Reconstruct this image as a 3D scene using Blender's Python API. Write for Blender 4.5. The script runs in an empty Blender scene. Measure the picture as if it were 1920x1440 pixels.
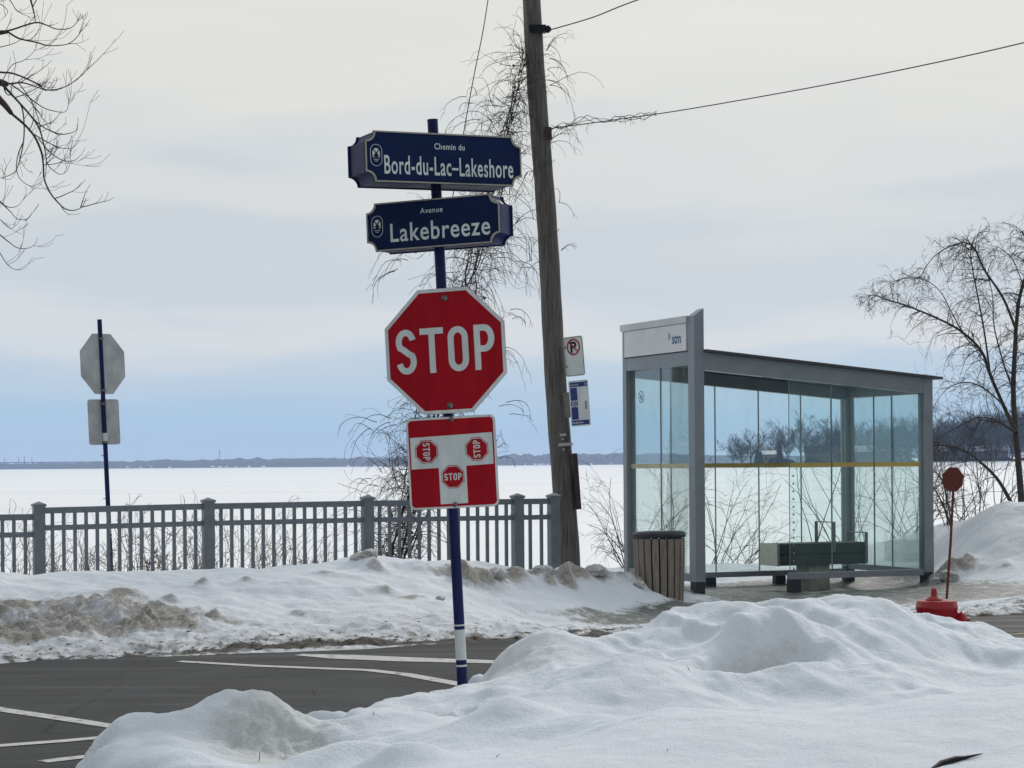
import bpy, bmesh, math, random
import numpy as np
from mathutils import Vector, Matrix

C = bpy.context.scene.collection
SC = bpy.context.scene
R = math.radians
EYE, FPX, HZ, ROLL = 1.57, 3900.0, 870.0, 0.0077   # eye height, focal length in px of a 1920 px frame, horizon row, roll

# ------------------------------------------------------------------ camera
cam_d = bpy.data.cameras.new('camera')
cam = bpy.data.objects.new('camera', cam_d); C.objects.link(cam)
cam_d.sensor_width = 36.0
cam_d.lens = FPX / 1920.0 * 36.0
cam_d.shift_y = (HZ - 720.0) / 1920.0
cam_d.clip_start = 0.1; cam_d.clip_end = 30000.0
cam.matrix_world = Matrix.Translation((0, 0, EYE)) @ Matrix.Rotation(R(90), 4, 'X') @ Matrix.Rotation(-ROLL, 4, 'Z')
SC.camera = cam

# ------------------------------------------------------------------ world: Nishita sky under a layer of stratus
SUN_AZ, SUN_EL = R(28), R(34)
W = bpy.data.worlds.new('World'); SC.world = W; W.use_nodes = True
nt = W.node_tree; nt.nodes.clear()
def wn(t, **k):
    n = nt.nodes.new(t)
    for a, b in k.items(): setattr(n, a, b)
    return n
out = wn('ShaderNodeOutputWorld'); bg = wn('ShaderNodeBackground')
sky = wn('ShaderNodeTexSky', sky_type='NISHITA', sun_disc=False, sun_elevation=SUN_EL, sun_rotation=SUN_AZ)
sk = wn('ShaderNodeVectorMath', operation='SCALE'); sk.inputs['Scale'].default_value = 0.08
nt.links.new(sky.outputs[0], sk.inputs[0])
tc = wn('ShaderNodeTexCoord'); sep = wn('ShaderNodeSeparateXYZ')
nt.links.new(tc.outputs['Generated'], sep.inputs[0])
mp = wn('ShaderNodeMapping'); mp.inputs['Scale'].default_value = (5.0, 5.0, 34.0)
nt.links.new(tc.outputs['Generated'], mp.inputs[0])
nz = wn('ShaderNodeTexNoise'); nz.inputs['Scale'].default_value = 1.0; nz.inputs['Detail'].default_value = 3.0
nz.inputs['Roughness'].default_value = 0.5
nt.links.new(mp.outputs[0], nz.inputs[0])
ms = wn('ShaderNodeMath', operation='SUBTRACT'); ms.inputs[1].default_value = 0.5
nt.links.new(nz.outputs[0], ms.inputs[0])
el0 = wn('ShaderNodeMath', operation='MULTIPLY'); el0.inputs[1].default_value = 1.15
nt.links.new(sep.outputs[2], el0.inputs[0])
mm = wn('ShaderNodeMath', operation='MULTIPLY'); nt.links.new(ms.outputs[0], mm.inputs[0]); nt.links.new(el0.outputs[0], mm.inputs[1])
ad = wn('ShaderNodeMath', operation='ADD'); nt.links.new(sep.outputs[2], ad.inputs[0]); nt.links.new(mm.outputs[0], ad.inputs[1])
ramp = wn('ShaderNodeValToRGB'); ramp.color_ramp.interpolation = 'EASE'
def srgb(r, g, b):
    f = lambda c: ((c / 255 + 0.055) / 1.055) ** 2.4 if c > 10 else c / 255 / 12.92
    return (f(r), f(g), f(b), 1.0)
stops = [(0.0, srgb(186, 208, 226)), (0.022, srgb(170, 202, 226)), (0.043, srgb(190, 209, 226)), (0.060, srgb(220, 223, 225)),
         (0.080, srgb(205, 213, 220)), (0.106, srgb(207, 214, 219)), (0.140, srgb(220, 222, 220)), (0.20, srgb(230, 229, 222)),
         (0.34, (0.88, 0.90, 0.89, 1)), (0.7, (0.84, 0.90, 0.95, 1))]
cr = ramp.color_ramp
while len(cr.elements) < len(stops): cr.elements.new(0.5)
for e, (p, c) in zip(cr.elements, stops): e.position = p; e.color = c
nt.links.new(ad.outputs[0], ramp.inputs[0])
mix = wn('ShaderNodeMix', data_type='RGBA'); mix.inputs[0].default_value = 0.93
nt.links.new(sk.outputs[0], mix.inputs[6]); nt.links.new(ramp.outputs[0], mix.inputs[7])
# the cloud is thinner ahead, towards the sun, and heavier behind the camera
dk = wn('ShaderNodeMapRange', interpolation_type='SMOOTHSTEP'); dk.inputs[1].default_value = -0.75; dk.inputs[2].default_value = 0.75
dk.inputs[3].default_value = 0.50; dk.inputs[4].default_value = 1.0; nt.links.new(sep.outputs[1], dk.inputs[0])
nt.links.new(mix.outputs[2], bg.inputs[0]); nt.links.new(dk.outputs[0], bg.inputs[1])
nt.links.new(bg.outputs[0], out.inputs[0])

# ------------------------------------------------------------------ sun behind the cloud
sd = bpy.data.lights.new('sun', 'SUN'); sd.energy = 1.6; sd.angle = R(12); sd.color = (1.0, 0.96, 0.9)
sun = bpy.data.objects.new('sun', sd); C.objects.link(sun)
sun.rotation_euler = Vector((math.sin(SUN_AZ) * math.cos(SUN_EL), math.cos(SUN_AZ) * math.cos(SUN_EL), math.sin(SUN_EL))).to_track_quat('Z', 'Y').to_euler()

SC.view_settings.view_transform = 'Standard'
SC.view_settings.look = 'None'
SC.view_settings.exposure = 0.0
SC.view_settings.gamma = 1.0
SC.render.engine = 'CYCLES'
SC.cycles.use_denoising = True
SC.cycles.max_bounces = 8
SC.cycles.transparent_max_bounces = 24
SC.cycles.volume_bounces = 1

# ------------------------------------------------------------------ layout helpers
ca, sa = math.cos(R(25)), math.sin(R(25))            # the road runs 25 degrees off the picture plane

def at(px, py, Y):
    """World point of a photo measurement at the depth Y metres ahead of the camera."""
    u, v = px - 960.0, HZ - py
    xc, zc = u * math.cos(ROLL) + v * math.sin(ROLL), v * math.cos(ROLL) - u * math.sin(ROLL)
    return Vector((xc / FPX * Y, Y, EYE + zc / FPX * Y))

def on_ground(px, py, z=0.0):
    u, v = px - 960.0, HZ - py
    zc = v * math.cos(ROLL) - u * math.sin(ROLL)
    return at(px, py, (z - EYE) * FPX / zc)

def st(p): return (p[0] * ca + p[1] * sa, -p[0] * sa + p[1] * ca)
def xy(s, t): return (s * ca - t * sa, s * sa + t * ca)

class Frame:
    def __init__(self, o, a, b, c=None):
        self.o, self.a, self.b = Vector(o), Vector(a).normalized(), Vector(b).normalized()
        self.c = Vector(c).normalized() if c is not None else self.a.cross(self.b).normalized()
    def __call__(self, x, y, z=0.0): return self.o + self.a * x + self.b * y + self.c * z
WORLD = Frame((0, 0, 0), (1, 0, 0), (0, 1, 0))

class MB:
    def __init__(self): self.v, self.f, self.sm = [], [], []
    def add(self, vs, fs, smooth=False):
        k = len(self.v); self.v += [tuple(p) for p in vs]
        self.f += [tuple(i + k for i in f) for f in fs]; self.sm += [smooth] * len(fs)
    def box(self, fr, x0, x1, y0, y1, z0, z1):
        vs = [fr(x, y, z) for z in (z0, z1) for y in (y0, y1) for x in (x0, x1)]
        self.add(vs, [(0, 2, 3, 1), (4, 5, 7, 6), (0, 1, 5, 4), (2, 6, 7, 3), (0, 4, 6, 2), (1, 3, 7, 5)]); return self
    def bbox(self, fr, x0, x1, y0, y1, z0, z1, bv=0.006):
        """box with its long edges chamfered (edges along y)"""
        o = [(x0 + bv, z0), (x1 - bv, z0), (x1, z0 + bv), (x1, z1 - bv), (x1 - bv, z1), (x0 + bv, z1), (x0, z1 - bv), (x0, z0 + bv)]
        vs = [fr(x, y0, z) for x, z in o] + [fr(x, y1, z) for x, z in o]
        self.add(vs, [tuple(range(7, -1, -1)), tuple(range(8, 16))] + [(i, (i + 1) % 8, 8 + (i + 1) % 8, 8 + i) for i in range(8)]); return self
    def prism(self, fr, pts, z0, z1):
        n = len(pts)
        vs = [fr(x, y, z0) for x, y in pts] + [fr(x, y, z1) for x, y in pts]
        self.add(vs, [tuple(range(n - 1, -1, -1)), tuple(range(n, 2 * n))] + [(i, (i + 1) % n, n + (i + 1) % n, n + i) for i in range(n)]); return self
    def ring(self, fr, outer, inner, z0, z1):
        n = len(outer)
        vs = [fr(x, y, z) for z in (z0, z1) for pts in (outer, inner) for x, y in pts]
        fs = []
        for i in range(n):
            j = (i + 1) % n
            fs += [(2 * n + i, 2 * n + j, 3 * n + j, 3 * n + i), (i, n + i, n + j, j), (i, j, 2 * n + j, 2 * n + i), (n + i, 3 * n + i, 3 * n + j, n + j)]
        self.add(vs, fs); return self
    def ribbon(self, fr, pts, w, z0, z1, closed=False):
        n = len(pts); L, Rr = [], []
        for i in range(n):
            p = Vector(pts[i])
            d0 = (p - Vector(pts[i - 1])) if (i > 0 or closed) else None
            d1 = (Vector(pts[(i + 1) % n]) - p) if (i < n - 1 or closed) else None
            if d0 is None: d0 = d1
            if d1 is None: d1 = d0
            d0, d1 = d0.normalized(), d1.normalized()
            t = (d0 + d1).normalized(); nn = Vector((-t.y, t.x)); k = w / 2 / max(0.5, nn.dot(Vector((-d0.y, d0.x))))
            L.append(p + nn * k); Rr.append(p - nn * k)
        vs = [fr(q.x, q.y, z) for z in (z0, z1) for S in (L, Rr) for q in S]
        fs = []
        for i in range(n if closed else n - 1):
            j = (i + 1) % n
            fs += [(2 * n + i, 3 * n + i, 3 * n + j, 2 * n + j), (i, 2 * n + i, 2 * n + j, j), (n + i, n + j, 3 * n + j, 3 * n + i)]
        if not closed: fs += [(0, n, 3 * n, 2 * n), (n - 1, 3 * n - 1, 4 * n - 1, 2 * n - 1)]
        self.add(vs, fs); return self
    def tube(self, pts, radii, sides=6, smooth=True, caps=True):
        pts = [Vector(p) for p in pts]; n = len(pts)
        if not hasattr(radii, '__len__'): radii = [radii] * n
        vs = []; ref = None
        for i, p in enumerate(pts):
            d = pts[min(i + 1, n - 1)] - pts[max(i - 1, 0)]
            d = d.normalized() if d.length > 1e-9 else Vector((0, 0, 1))
            if ref is None: ref = Vector((1, 0, 0)) if abs(d.x) < 0.8 else Vector((0, 1, 0))
            u = (ref - d * ref.dot(d)); u = u.normalized() if u.length > 1e-6 else d.orthogonal().normalized()
            w = d.cross(u); ref = u
            for k in range(sides):
                a = 2 * math.pi * k / sides
                vs.append(p + (u * math.cos(a) + w * math.sin(a)) * radii[i])
        fs = [(i * sides + k, i * sides + (k + 1) % sides, (i + 1) * sides + (k + 1) % sides, (i + 1) * sides + k) for i in range(n - 1) for k in range(sides)]
        self.add(vs, fs, smooth)
        if caps and sides > 3:
            self.add(vs[:sides], [tuple(range(sides - 1, -1, -1))]); self.add(vs[-sides:], [tuple(range(sides))])
        return self
    def lathe(self, o, axis, prof, n=24, smooth=True):
        """prof: (radius, height) pairs along axis"""
        o, d = Vector(o), Vector(axis).normalized(); u = d.orthogonal().normalized(); w = d.cross(u)
        vs = [o + d * h + (u * math.cos(2 * math.pi * k / n) + w * math.sin(2 * math.pi * k / n)) * r for r, h in prof for k in range(n)]
        m = len(prof)
        self.add(vs, [(i * n + k, i * n + (k + 1) % n, (i + 1) * n + (k + 1) % n, (i + 1) * n + k) for i in range(m - 1) for k in range(n)], smooth)
        self.add(vs[:n], [tuple(range(n - 1, -1, -1))]); self.add(vs[-n:], [tuple(range(n))]); return self
    def build(self, name, mat, parent=None, local=False, recalc=False):
        me = bpy.data.meshes.new(name)
        root = parent
        while root is not None and root.parent is not None: root = root.parent
        off = Vector((0, 0, 0)) if (local or root is None) else root.location
        me.from_pydata([(x - off.x, y - off.y, z - off.z) for x, y, z in self.v], [], self.f)
        me.polygons.foreach_set('use_smooth', self.sm)
        if recalc:
            bm = bmesh.new(); bm.from_mesh(me); bmesh.ops.recalc_face_normals(bm, faces=bm.faces); bm.to_mesh(me); bm.free()
        me.materials.append(mat); me.update()
        o = bpy.data.objects.new(name, me); C.objects.link(o)
        if parent is not None: o.parent = parent
        return o

def tag(o, label=None, cat=None, group=None, kind=None):
    if label: o['label'] = label
    if cat: o['category'] = cat
    if group: o['group'] = group
    if kind: o['kind'] = kind
    return o
def thing(name, label, cat, loc=(0, 0, 0), group=None):
    o = bpy.data.objects.new(name, None); C.objects.link(o); o.location = loc; o.empty_display_size = 0.1
    return tag(o, label, cat, group)
def copy_tree(o, parent=None):
    c = o.copy(); C.objects.link(c)
    if parent is not None: c.parent = parent
    for ch in list(o.children): copy_tree(ch, c)
    return c

def text_into(mb, s, fr, x, y, h, wscale=1.0, bold=0.0, z=0.0, align='LEFT', width=None, rot=0.0, space=1.0):
    """Set the string s into mb as flat lettering in the frame fr: cap height h, baseline at y."""
    cu = bpy.data.curves.new('lettering', 'FONT'); cu.body = s; cu.size = 1.0; cu.offset = bold; cu.resolution_u = 5; cu.space_character = space
    o = bpy.data.objects.new('lettering', cu); C.objects.link(o)
    dg = bpy.context.evaluated_depsgraph_get(); me = o.evaluated_get(dg).to_mesh()
    vs = [v.co.copy() for v in me.vertices]; fs = [tuple(p.vertices) for p in me.polygons]
    o.evaluated_get(dg).to_mesh_clear(); bpy.data.objects.remove(o); bpy.data.curves.remove(cu)
    k = h / 0.70
    x0, x1 = min(v.x for v in vs), max(v.x for v in vs)
    kx = k * wscale if width is None else width / (x1 - x0)
    sh = {'LEFT': -x0, 'CENTER': -(x0 + x1) / 2}[align]
    cr_, sr_ = math.cos(rot), math.sin(rot)
    pts = []
    for v in vs:
        a, b = (v.x + sh) * kx, v.y * k
        pts.append(fr(x + a * cr_ - b * sr_, y + a * sr_ + b * cr_, z))
    mb.add(pts, fs); return mb

# ------------------------------------------------------------------ materials
def mat(name, col, rough=0.6, metal=0.0, noise=0.0, nscale=8.0, bump=0.0, bscale=60.0, spec=0.5, col2=None, stretch=None, coat=0.0):
    m = bpy.data.materials.new(name); m.use_nodes = True; t = m.node_tree; b = t.nodes['Principled BSDF']
    b.inputs['Roughness'].default_value = rough; b.inputs['Metallic'].default_value = metal
    b.inputs['Specular IOR Level'].default_value = spec; b.inputs['Coat Weight'].default_value = coat
    c = (*col, 1.0); b.inputs['Base Color'].default_value = c
    tcn = t.nodes.new('ShaderNodeTexCoord'); vec = tcn.outputs['Object']
    if stretch:
        mpn = t.nodes.new('ShaderNodeMapping'); mpn.inputs['Scale'].default_value = stretch
        t.links.new(vec, mpn.inputs[0]); vec = mpn.outputs[0]
    if noise > 0 or col2:
        n = t.nodes.new('ShaderNodeTexNoise'); n.inputs['Scale'].default_value = nscale; n.inputs['Detail'].default_value = 6
        n.inputs['Roughness'].default_value = 0.6
        t.links.new(vec, n.inputs[0])
        r = t.nodes.new('ShaderNodeValToRGB')
        c2 = col2 if col2 else tuple(x * (1 - noise) for x in col)
        r.color_ramp.elements[0].position = 0.33; r.color_ramp.elements[0].color = (*c2, 1)
        r.color_ramp.elements[1].position = 0.67; r.color_ramp.elements[1].color = (*(min(1, x * (1 + noise * 0.5)) for x in col), 1)
        t.links.new(n.outputs[0], r.inputs[0]); t.links.new(r.outputs[0], b.inputs['Base Color'])
        rr = t.nodes.new('ShaderNodeMapRange'); rr.inputs[3].default_value = max(0.02, rough - 0.12); rr.inputs[4].default_value = min(1, rough + 0.12)
        t.links.new(n.outputs[0], rr.inputs[0]); t.links.new(rr.outputs[0], b.inputs['Roughness'])
    if bump > 0:
        n2 = t.nodes.new('ShaderNodeTexNoise'); n2.inputs['Scale'].default_value = bscale; n2.inputs['Detail'].default_value = 5
        t.links.new(vec, n2.inputs[0])
        bp = t.nodes.new('ShaderNodeBump'); bp.inputs['Strength'].default_value = bump; bp.inputs['Distance'].default_value = 0.01
        t.links.new(n2.outputs[0], bp.inputs['Height']); t.links.new(bp.outputs[0], b.inputs['Normal'])
    return m

def snow_mat(name, clean, fine=1.0):
    """snow; the mesh attributes dirt, slush and ice say where it is soiled or painted with shade, wet or glazed"""
    m = bpy.data.materials.new(name); m.use_nodes = True; t = m.node_tree; b = t.nodes['Principled BSDF']
    N = t.nodes.new; Lk = t.links.new
    tcn = N('ShaderNodeTexCoord')
    n1 = N('ShaderNodeTexNoise'); n1.inputs['Scale'].default_value = 9; n1.inputs['Detail'].default_value = 9; n1.inputs['Roughness'].default_value = 0.72
    n2 = N('ShaderNodeTexNoise'); n2.inputs['Scale'].default_value = 46; n2.inputs['Detail'].default_value = 7; n2.inputs['Roughness'].default_value = 0.7
    n3 = N('ShaderNodeTexNoise'); n3.inputs['Scale'].default_value = 2.2; n3.inputs['Detail'].default_value = 5
    for n in (n1, n2, n3): Lk(tcn.outputs['Object'], n.inputs[0])
    base = N('ShaderNodeMix'); base.data_type = 'RGBA'; base.inputs[6].default_value = (*clean, 1); base.inputs[7].default_value = (clean[0] * 0.93, clean[1] * 0.95, clean[2] * 0.97, 1)
    Lk(n3.outputs[0], base.inputs[0])
    col = base.outputs[2]
    def layer(col, attr, color_a, color_b, noise, sharp):
        a = N('ShaderNodeAttribute'); a.attribute_name = attr
        s = N('ShaderNodeMath'); s.operation = 'ADD'; Lk(a.outputs['Fac'], s.inputs[0])
        q = N('ShaderNodeMath'); q.operation = 'SUBTRACT'; Lk(noise.outputs[0], q.inputs[0]); q.inputs[1].default_value = 0.5
        q2 = N('ShaderNodeMath'); q2.operation = 'MULTIPLY'; Lk(q.outputs[0], q2.inputs[0]); q2.inputs[1].default_value = 1.6
        Lk(q2.outputs[0], s.inputs[1])
        mr = N('ShaderNodeMapRange'); mr.interpolation_type = 'SMOOTHSTEP'; mr.inputs[1].default_value = 0.5 - sharp; mr.inputs[2].default_value = 0.5 + sharp
        Lk(s.outputs[0], mr.inputs[0])
        gate = N('ShaderNodeMath'); gate.operation = 'GREATER_THAN'; gate.inputs[1].default_value = 0.02; Lk(a.outputs['Fac'], gate.inputs[0])
        fac = N('ShaderNodeMath'); fac.operation = 'MULTIPLY'; Lk(mr.outputs[0], fac.inputs[0]); Lk(gate.outputs[0], fac.inputs[1])
        cm = N('ShaderNodeMix'); cm.data_type = 'RGBA'; cm.inputs[6].default_value = (*color_a, 1); cm.inputs[7].default_value = (*color_b, 1)
        mc = N('ShaderNodeMapRange'); mc.inputs[1].default_value = 0.40; mc.inputs[2].default_value = 0.62; av = N('ShaderNodeMath'); av.operation = 'ADD'; Lk(n2.outputs[0], av.inputs[0]); Lk(n1.outputs[0], av.inputs[1]); hf = N('ShaderNodeMath'); hf.operation = 'MULTIPLY'; hf.inputs[1].default_value = .5; Lk(av.outputs[0], hf.inputs[0]); Lk(hf.outputs[0], mc.inputs[0]); Lk(mc.outputs[0], cm.inputs[0])
        mx = N('ShaderNodeMix'); mx.data_type = 'RGBA'; Lk(fac.outputs[0], mx.inputs[0]); Lk(col, mx.inputs[6]); Lk(cm.outputs[2], mx.inputs[7])
        return mx.outputs[2], fac.outputs[0]
    col, _ = layer(col, 'ice', (0.71, 0.73, 0.73), (0.55, 0.565, 0.55), n1, 0.5)
    col, _ = layer(col, 'dirt', (0.15, 0.132, 0.110), (0.60, 0.57, 0.53), n1, 0.26)
    col, wet = layer(col, 'slush', (0.06, 0.063, 0.055), (0.20, 0.205, 0.185), n1, 0.22)
    col, _ = layer(col, 'mud', (0.028, 0.024, 0.019), (0.13, 0.115, 0.095), n1, 0.20)
    Lk(col, b.inputs['Base Color'])
    rg = N('ShaderNodeMapRange'); rg.inputs[3].default_value = 0.75; rg.inputs[4].default_value = 0.38; Lk(wet, rg.inputs[0]); Lk(rg.outputs[0], b.inputs['Roughness'])
    b.inputs['Specular IOR Level'].default_value = 0.3
    bp1 = N('ShaderNodeBump'); bp1.inputs['Strength'].default_value = 0.35 * fine; bp1.inputs['Distance'].default_value = 0.05; Lk(n1.outputs[0], bp1.inputs['Height'])
    bp2 = N('ShaderNodeBump'); bp2.inputs['Strength'].default_value = 0.75 * fine; bp2.inputs['Distance'].default_value = 0.012; Lk(n2.outputs[0], bp2.inputs['Height'])
    n4 = N('ShaderNodeTexNoise'); n4.inputs['Scale'].default_value = 130; n4.inputs['Detail'].default_value = 3; Lk(tcn.outputs['Object'], n4.inputs[0])
    bp3 = N('ShaderNodeBump'); bp3.inputs['Strength'].default_value = 0.8 * fine; bp3.inputs['Distance'].default_value = 0.006; Lk(n4.outputs[0], bp3.inputs['Height'])
    Lk(bp1.outputs[0], bp2.inputs['Normal']); Lk(bp2.outputs[0], bp3.inputs['Normal']); Lk(bp3.outputs[0], b.inputs['Normal'])
    return m

M = {
 'snow_near': snow_mat('snow_near', (0.80, 0.84, 0.89), 1.1),
 'snow_far': snow_mat('snow_far', (0.82, 0.855, 0.90), 1.3),
 'lake': mat('lake_snow', (0.89, 0.90, 0.915), 0.7, noise=0.07, nscale=0.6, stretch=(.01, .06, 1), bump=0.3, bscale=1.5, spec=0.2),
 'fence': mat('fence_steel', (0.165, 0.188, 0.212), 0.5, noise=0.18, nscale=9, bump=0.1, bscale=90, metal=0.2),
 'navy': mat('navy_paint', (0.007, 0.014, 0.085), 0.45, noise=0.25, nscale=14, spec=0.22),
 'navy_face': mat('navy_sheeting', (0.006, 0.017, 0.068), 0.55, noise=0.15, nscale=10, spec=0.12),
 'grey_trim': mat('grey_trim', (0.36, 0.34, 0.275), 0.5, noise=0.15, nscale=20),
 'white_sheet': mat('white_sheeting', (0.66, 0.71, 0.70), 0.5, noise=0.16, nscale=6, spec=0.2, stretch=(2.5, 2.5, .5)),
 'red_sheet': mat('red_sheeting', (0.39, 0.004, 0.014), 0.5, noise=0.2, nscale=6, spec=0.15, stretch=(2.2, 2.2, .5)),
 'dark_red': mat('old_red', (0.13, 0.018, 0.014), 0.7, noise=0.4, nscale=60),
 'hyd': mat('hydrant_red', (0.36, 0.008, 0.016), 0.4, noise=0.3, nscale=18, bump=0.15, bscale=70),
 'alu': mat('bare_aluminium', (0.46, 0.47, 0.48), 0.55, metal=0.25, noise=0.22, nscale=6),
 'bolt': mat('bolt_steel', (0.22, 0.21, 0.20), 0.4, metal=0.8, noise=0.3, nscale=60),
 'wood_pole': mat('weathered_pole', (0.185, 0.172, 0.155), 0.85, col2=(0.058, 0.052, 0.045), nscale=5, stretch=(9, 9, 0.5), bump=0.9, bscale=9),
 'brown': mat('brown_plastic', (0.045, 0.022, 0.02), 0.6, noise=0.2),
 'shelter': mat('shelter_grey', (0.265, 0.295, 0.325), 0.45, metal=0.25, noise=0.12, nscale=5, bump=0.05),
 'shelter_lt': mat('shelter_light', (0.62, 0.64, 0.65), 0.5, metal=0.2, noise=0.1, nscale=5),
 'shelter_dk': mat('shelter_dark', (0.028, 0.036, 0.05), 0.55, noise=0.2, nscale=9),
 'roof': mat('roof_sheet', (0.075, 0.072, 0.075), 0.6, noise=0.2, nscale=6),
 'totem': mat('lightbox_panel', (0.76, 0.76, 0.78), 0.5, noise=0.06, nscale=3),
 'yellow': mat('yellow_film', (0.56, 0.42, 0.12), 0.5, noise=0.1), 'yellow_pale': mat('worn_film', (0.55, 0.50, 0.33), 0.5, noise=0.2), 'dots': mat('dot_film', (0.30, 0.23, 0.14), 0.6, noise=0.2),
 'bench_dk': mat('bench_slat', (0.046, 0.056, 0.060), 0.6, noise=0.3, nscale=5, stretch=(1, 1, 14)),
 'bench_end': mat('bench_end', (0.74, 0.74, 0.66), 0.6, noise=0.15, nscale=7),
 'bench_arm': mat('bench_arm', (0.24, 0.24, 0.23), 0.5, metal=0.2, noise=0.2),
 'concrete': mat('concrete', (0.34, 0.33, 0.30), 0.85, noise=0.3, nscale=10, bump=0.3),
 'slat': mat('grey_wood_slat', (0.27, 0.235, 0.195), 0.8, noise=0.35, nscale=6, stretch=(5, 5, 0.8), bump=0.3),
 'lid': mat('black_lid', (0.022, 0.026, 0.034), 0.45, noise=0.25, nscale=12),
 'black': mat('black_ink', (0.012, 0.012, 0.014), 0.6, spec=0.2),
 'sign_red': mat('prohibition_red', (0.36, 0.03, 0.03), 0.45),
 'stm_blue': mat('blue_ink', (0.02, 0.12, 0.28), 0.5),
 'stm_green': mat('green_ink', (0.10, 0.24, 0.10), 0.5),
 'bus_blue': mat('bus_blue', (0.012, 0.035, 0.19), 0.45),
 'bark': mat('bark', (0.075, 0.058, 0.048), 0.9, noise=0.4, nscale=12, bump=0.5, bscale=40),
 'bark_dark': mat('bark_dark', (0.060, 0.049, 0.046), 0.9, noise=0.4, nscale=12),
 'vine': mat('vine_stem', (0.080, 0.062, 0.053), 0.9, noise=0.4, nscale=20),
 'weed': mat('dry_weed', (0.17, 0.115, 0.075), 0.9, noise=0.4, nscale=20),
 'wire': mat('wire', (0.02, 0.02, 0.022), 0.6),
 'far_tree': mat('far_bark', (0.030, 0.027, 0.026), 0.95, noise=0.3, nscale=0.3),
 'conifer': mat('conifer', (0.014, 0.022, 0.020), 0.95, noise=0.4, nscale=0.6),
 'far_wood': mat('far_wood', (0.045, 0.047, 0.045), 0.95, noise=0.4, nscale=0.02),
 'hw1': mat('house_tan', (0.20, 0.15, 0.11), 0.85, noise=0.15, nscale=0.5),
 'hw2': mat('house_brown', (0.085, 0.06, 0.052), 0.85, noise=0.15, nscale=0.5),
 'hw3': mat('house_white', (0.5, 0.49, 0.47), 0.85, noise=0.1, nscale=0.5),
 'roofsnow': mat('roof_snow', (0.78, 0.8, 0.84), 0.8, noise=0.1, nscale=0.4),
 'roofdark': mat('roof_dark', (0.06, 0.055, 0.055), 0.9, noise=0.2, nscale=0.4),
 'win': mat('window_dark', (0.02, 0.024, 0.03), 0.2),
 'steel_far': mat('far_steel', (0.12, 0.12, 0.13), 0.7),
 'litter': mat('dead_leaf', (0.09, 0.05, 0.03), 0.9, noise=0.3),
}
def asphalt_mat():
    m = bpy.data.materials.new('asphalt'); m.use_nodes = True; t = m.node_tree; b = t.nodes['Principled BSDF']; N = t.nodes.new; Lk = t.links.new
    tcn = N('ShaderNodeTexCoord'); mp_ = N('ShaderNodeMapping'); mp_.inputs['Rotation'].default_value = (0, 0, R(-25)); mp_.inputs['Scale'].default_value = (0.22, 2.6, 1); Lk(tcn.outputs['Object'], mp_.inputs[0])
    trk = N('ShaderNodeTexNoise'); trk.inputs['Scale'].default_value = 1.0; trk.inputs['Detail'].default_value = 6; trk.inputs['Roughness'].default_value = 0.62; Lk(mp_.outputs[0], trk.inputs[0])
    blot = N('ShaderNodeTexNoise'); blot.inputs['Scale'].default_value = 1.3; blot.inputs['Detail'].default_value = 7; Lk(tcn.outputs['Object'], blot.inputs[0])
    agg = N('ShaderNodeTexNoise'); agg.inputs['Scale'].default_value = 75; agg.inputs['Detail'].default_value = 4; agg.inputs['Roughness'].default_value = .8; Lk(tcn.outputs['Object'], agg.inputs[0])
    r = N('ShaderNodeValToRGB'); e = r.color_ramp.elements; e[0].position = .30; e[0].color = (.022, .022, .023, 1); e[1].position = .72; e[1].color = (.088, .089, .091, 1)
    x = e.new(.5); x.color = (.038, .038, .039, 1); Lk(trk.outputs[0], r.inputs[0])
    mb_ = N('ShaderNodeMix'); mb_.data_type = 'RGBA'; mb_.blend_type = 'OVERLAY'; mb_.inputs[0].default_value = .55; Lk(r.outputs[0], mb_.inputs[6]); Lk(blot.outputs[0], mb_.inputs[7])
    ma = N('ShaderNodeMix'); ma.data_type = 'RGBA'; ma.blend_type = 'OVERLAY'; ma.inputs[0].default_value = .6; Lk(mb_.outputs[2], ma.inputs[6]); Lk(agg.outputs[0], ma.inputs[7])
    vor = N('ShaderNodeTexVoronoi'); vor.feature = 'DISTANCE_TO_EDGE'; vor.inputs['Scale'].default_value = .42
    wv = N('ShaderNodeMix'); wv.data_type = 'RGBA'; wv.inputs[0].default_value = .12; Lk(tcn.outputs['Object'], wv.inputs[6]); Lk(blot.outputs['Color'], wv.inputs[7]); Lk(wv.outputs[2], vor.inputs[0])
    ck = N('ShaderNodeMapRange'); ck.inputs[1].default_value = .001; ck.inputs[2].default_value = .006; ck.inputs[3].default_value = .62; ck.inputs[4].default_value = 1; Lk(vor.outputs['Distance'], ck.inputs[0])
    mc_ = N('ShaderNodeMix'); mc_.data_type = 'RGBA'; mc_.blend_type = 'MULTIPLY'; mc_.inputs[0].default_value = 1; Lk(ma.outputs[2], mc_.inputs[6]); Lk(ck.outputs[0], mc_.inputs[7])
    Lk(mc_.outputs[2], b.inputs['Base Color'])
    rg = N('ShaderNodeMapRange'); rg.inputs[1].default_value = .35; rg.inputs[2].default_value = .65; rg.inputs[3].default_value = .45; rg.inputs[4].default_value = .85; Lk(trk.outputs[0], rg.inputs[0]); Lk(rg.outputs[0], b.inputs['Roughness'])
    b.inputs['Specular IOR Level'].default_value = .1
    bp = N('ShaderNodeBump'); bp.inputs['Strength'].default_value = .6; bp.inputs['Distance'].default_value = .008; Lk(agg.outputs[0], bp.inputs['Height']); Lk(bp.outputs[0], b.inputs['Normal']); return m
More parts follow.
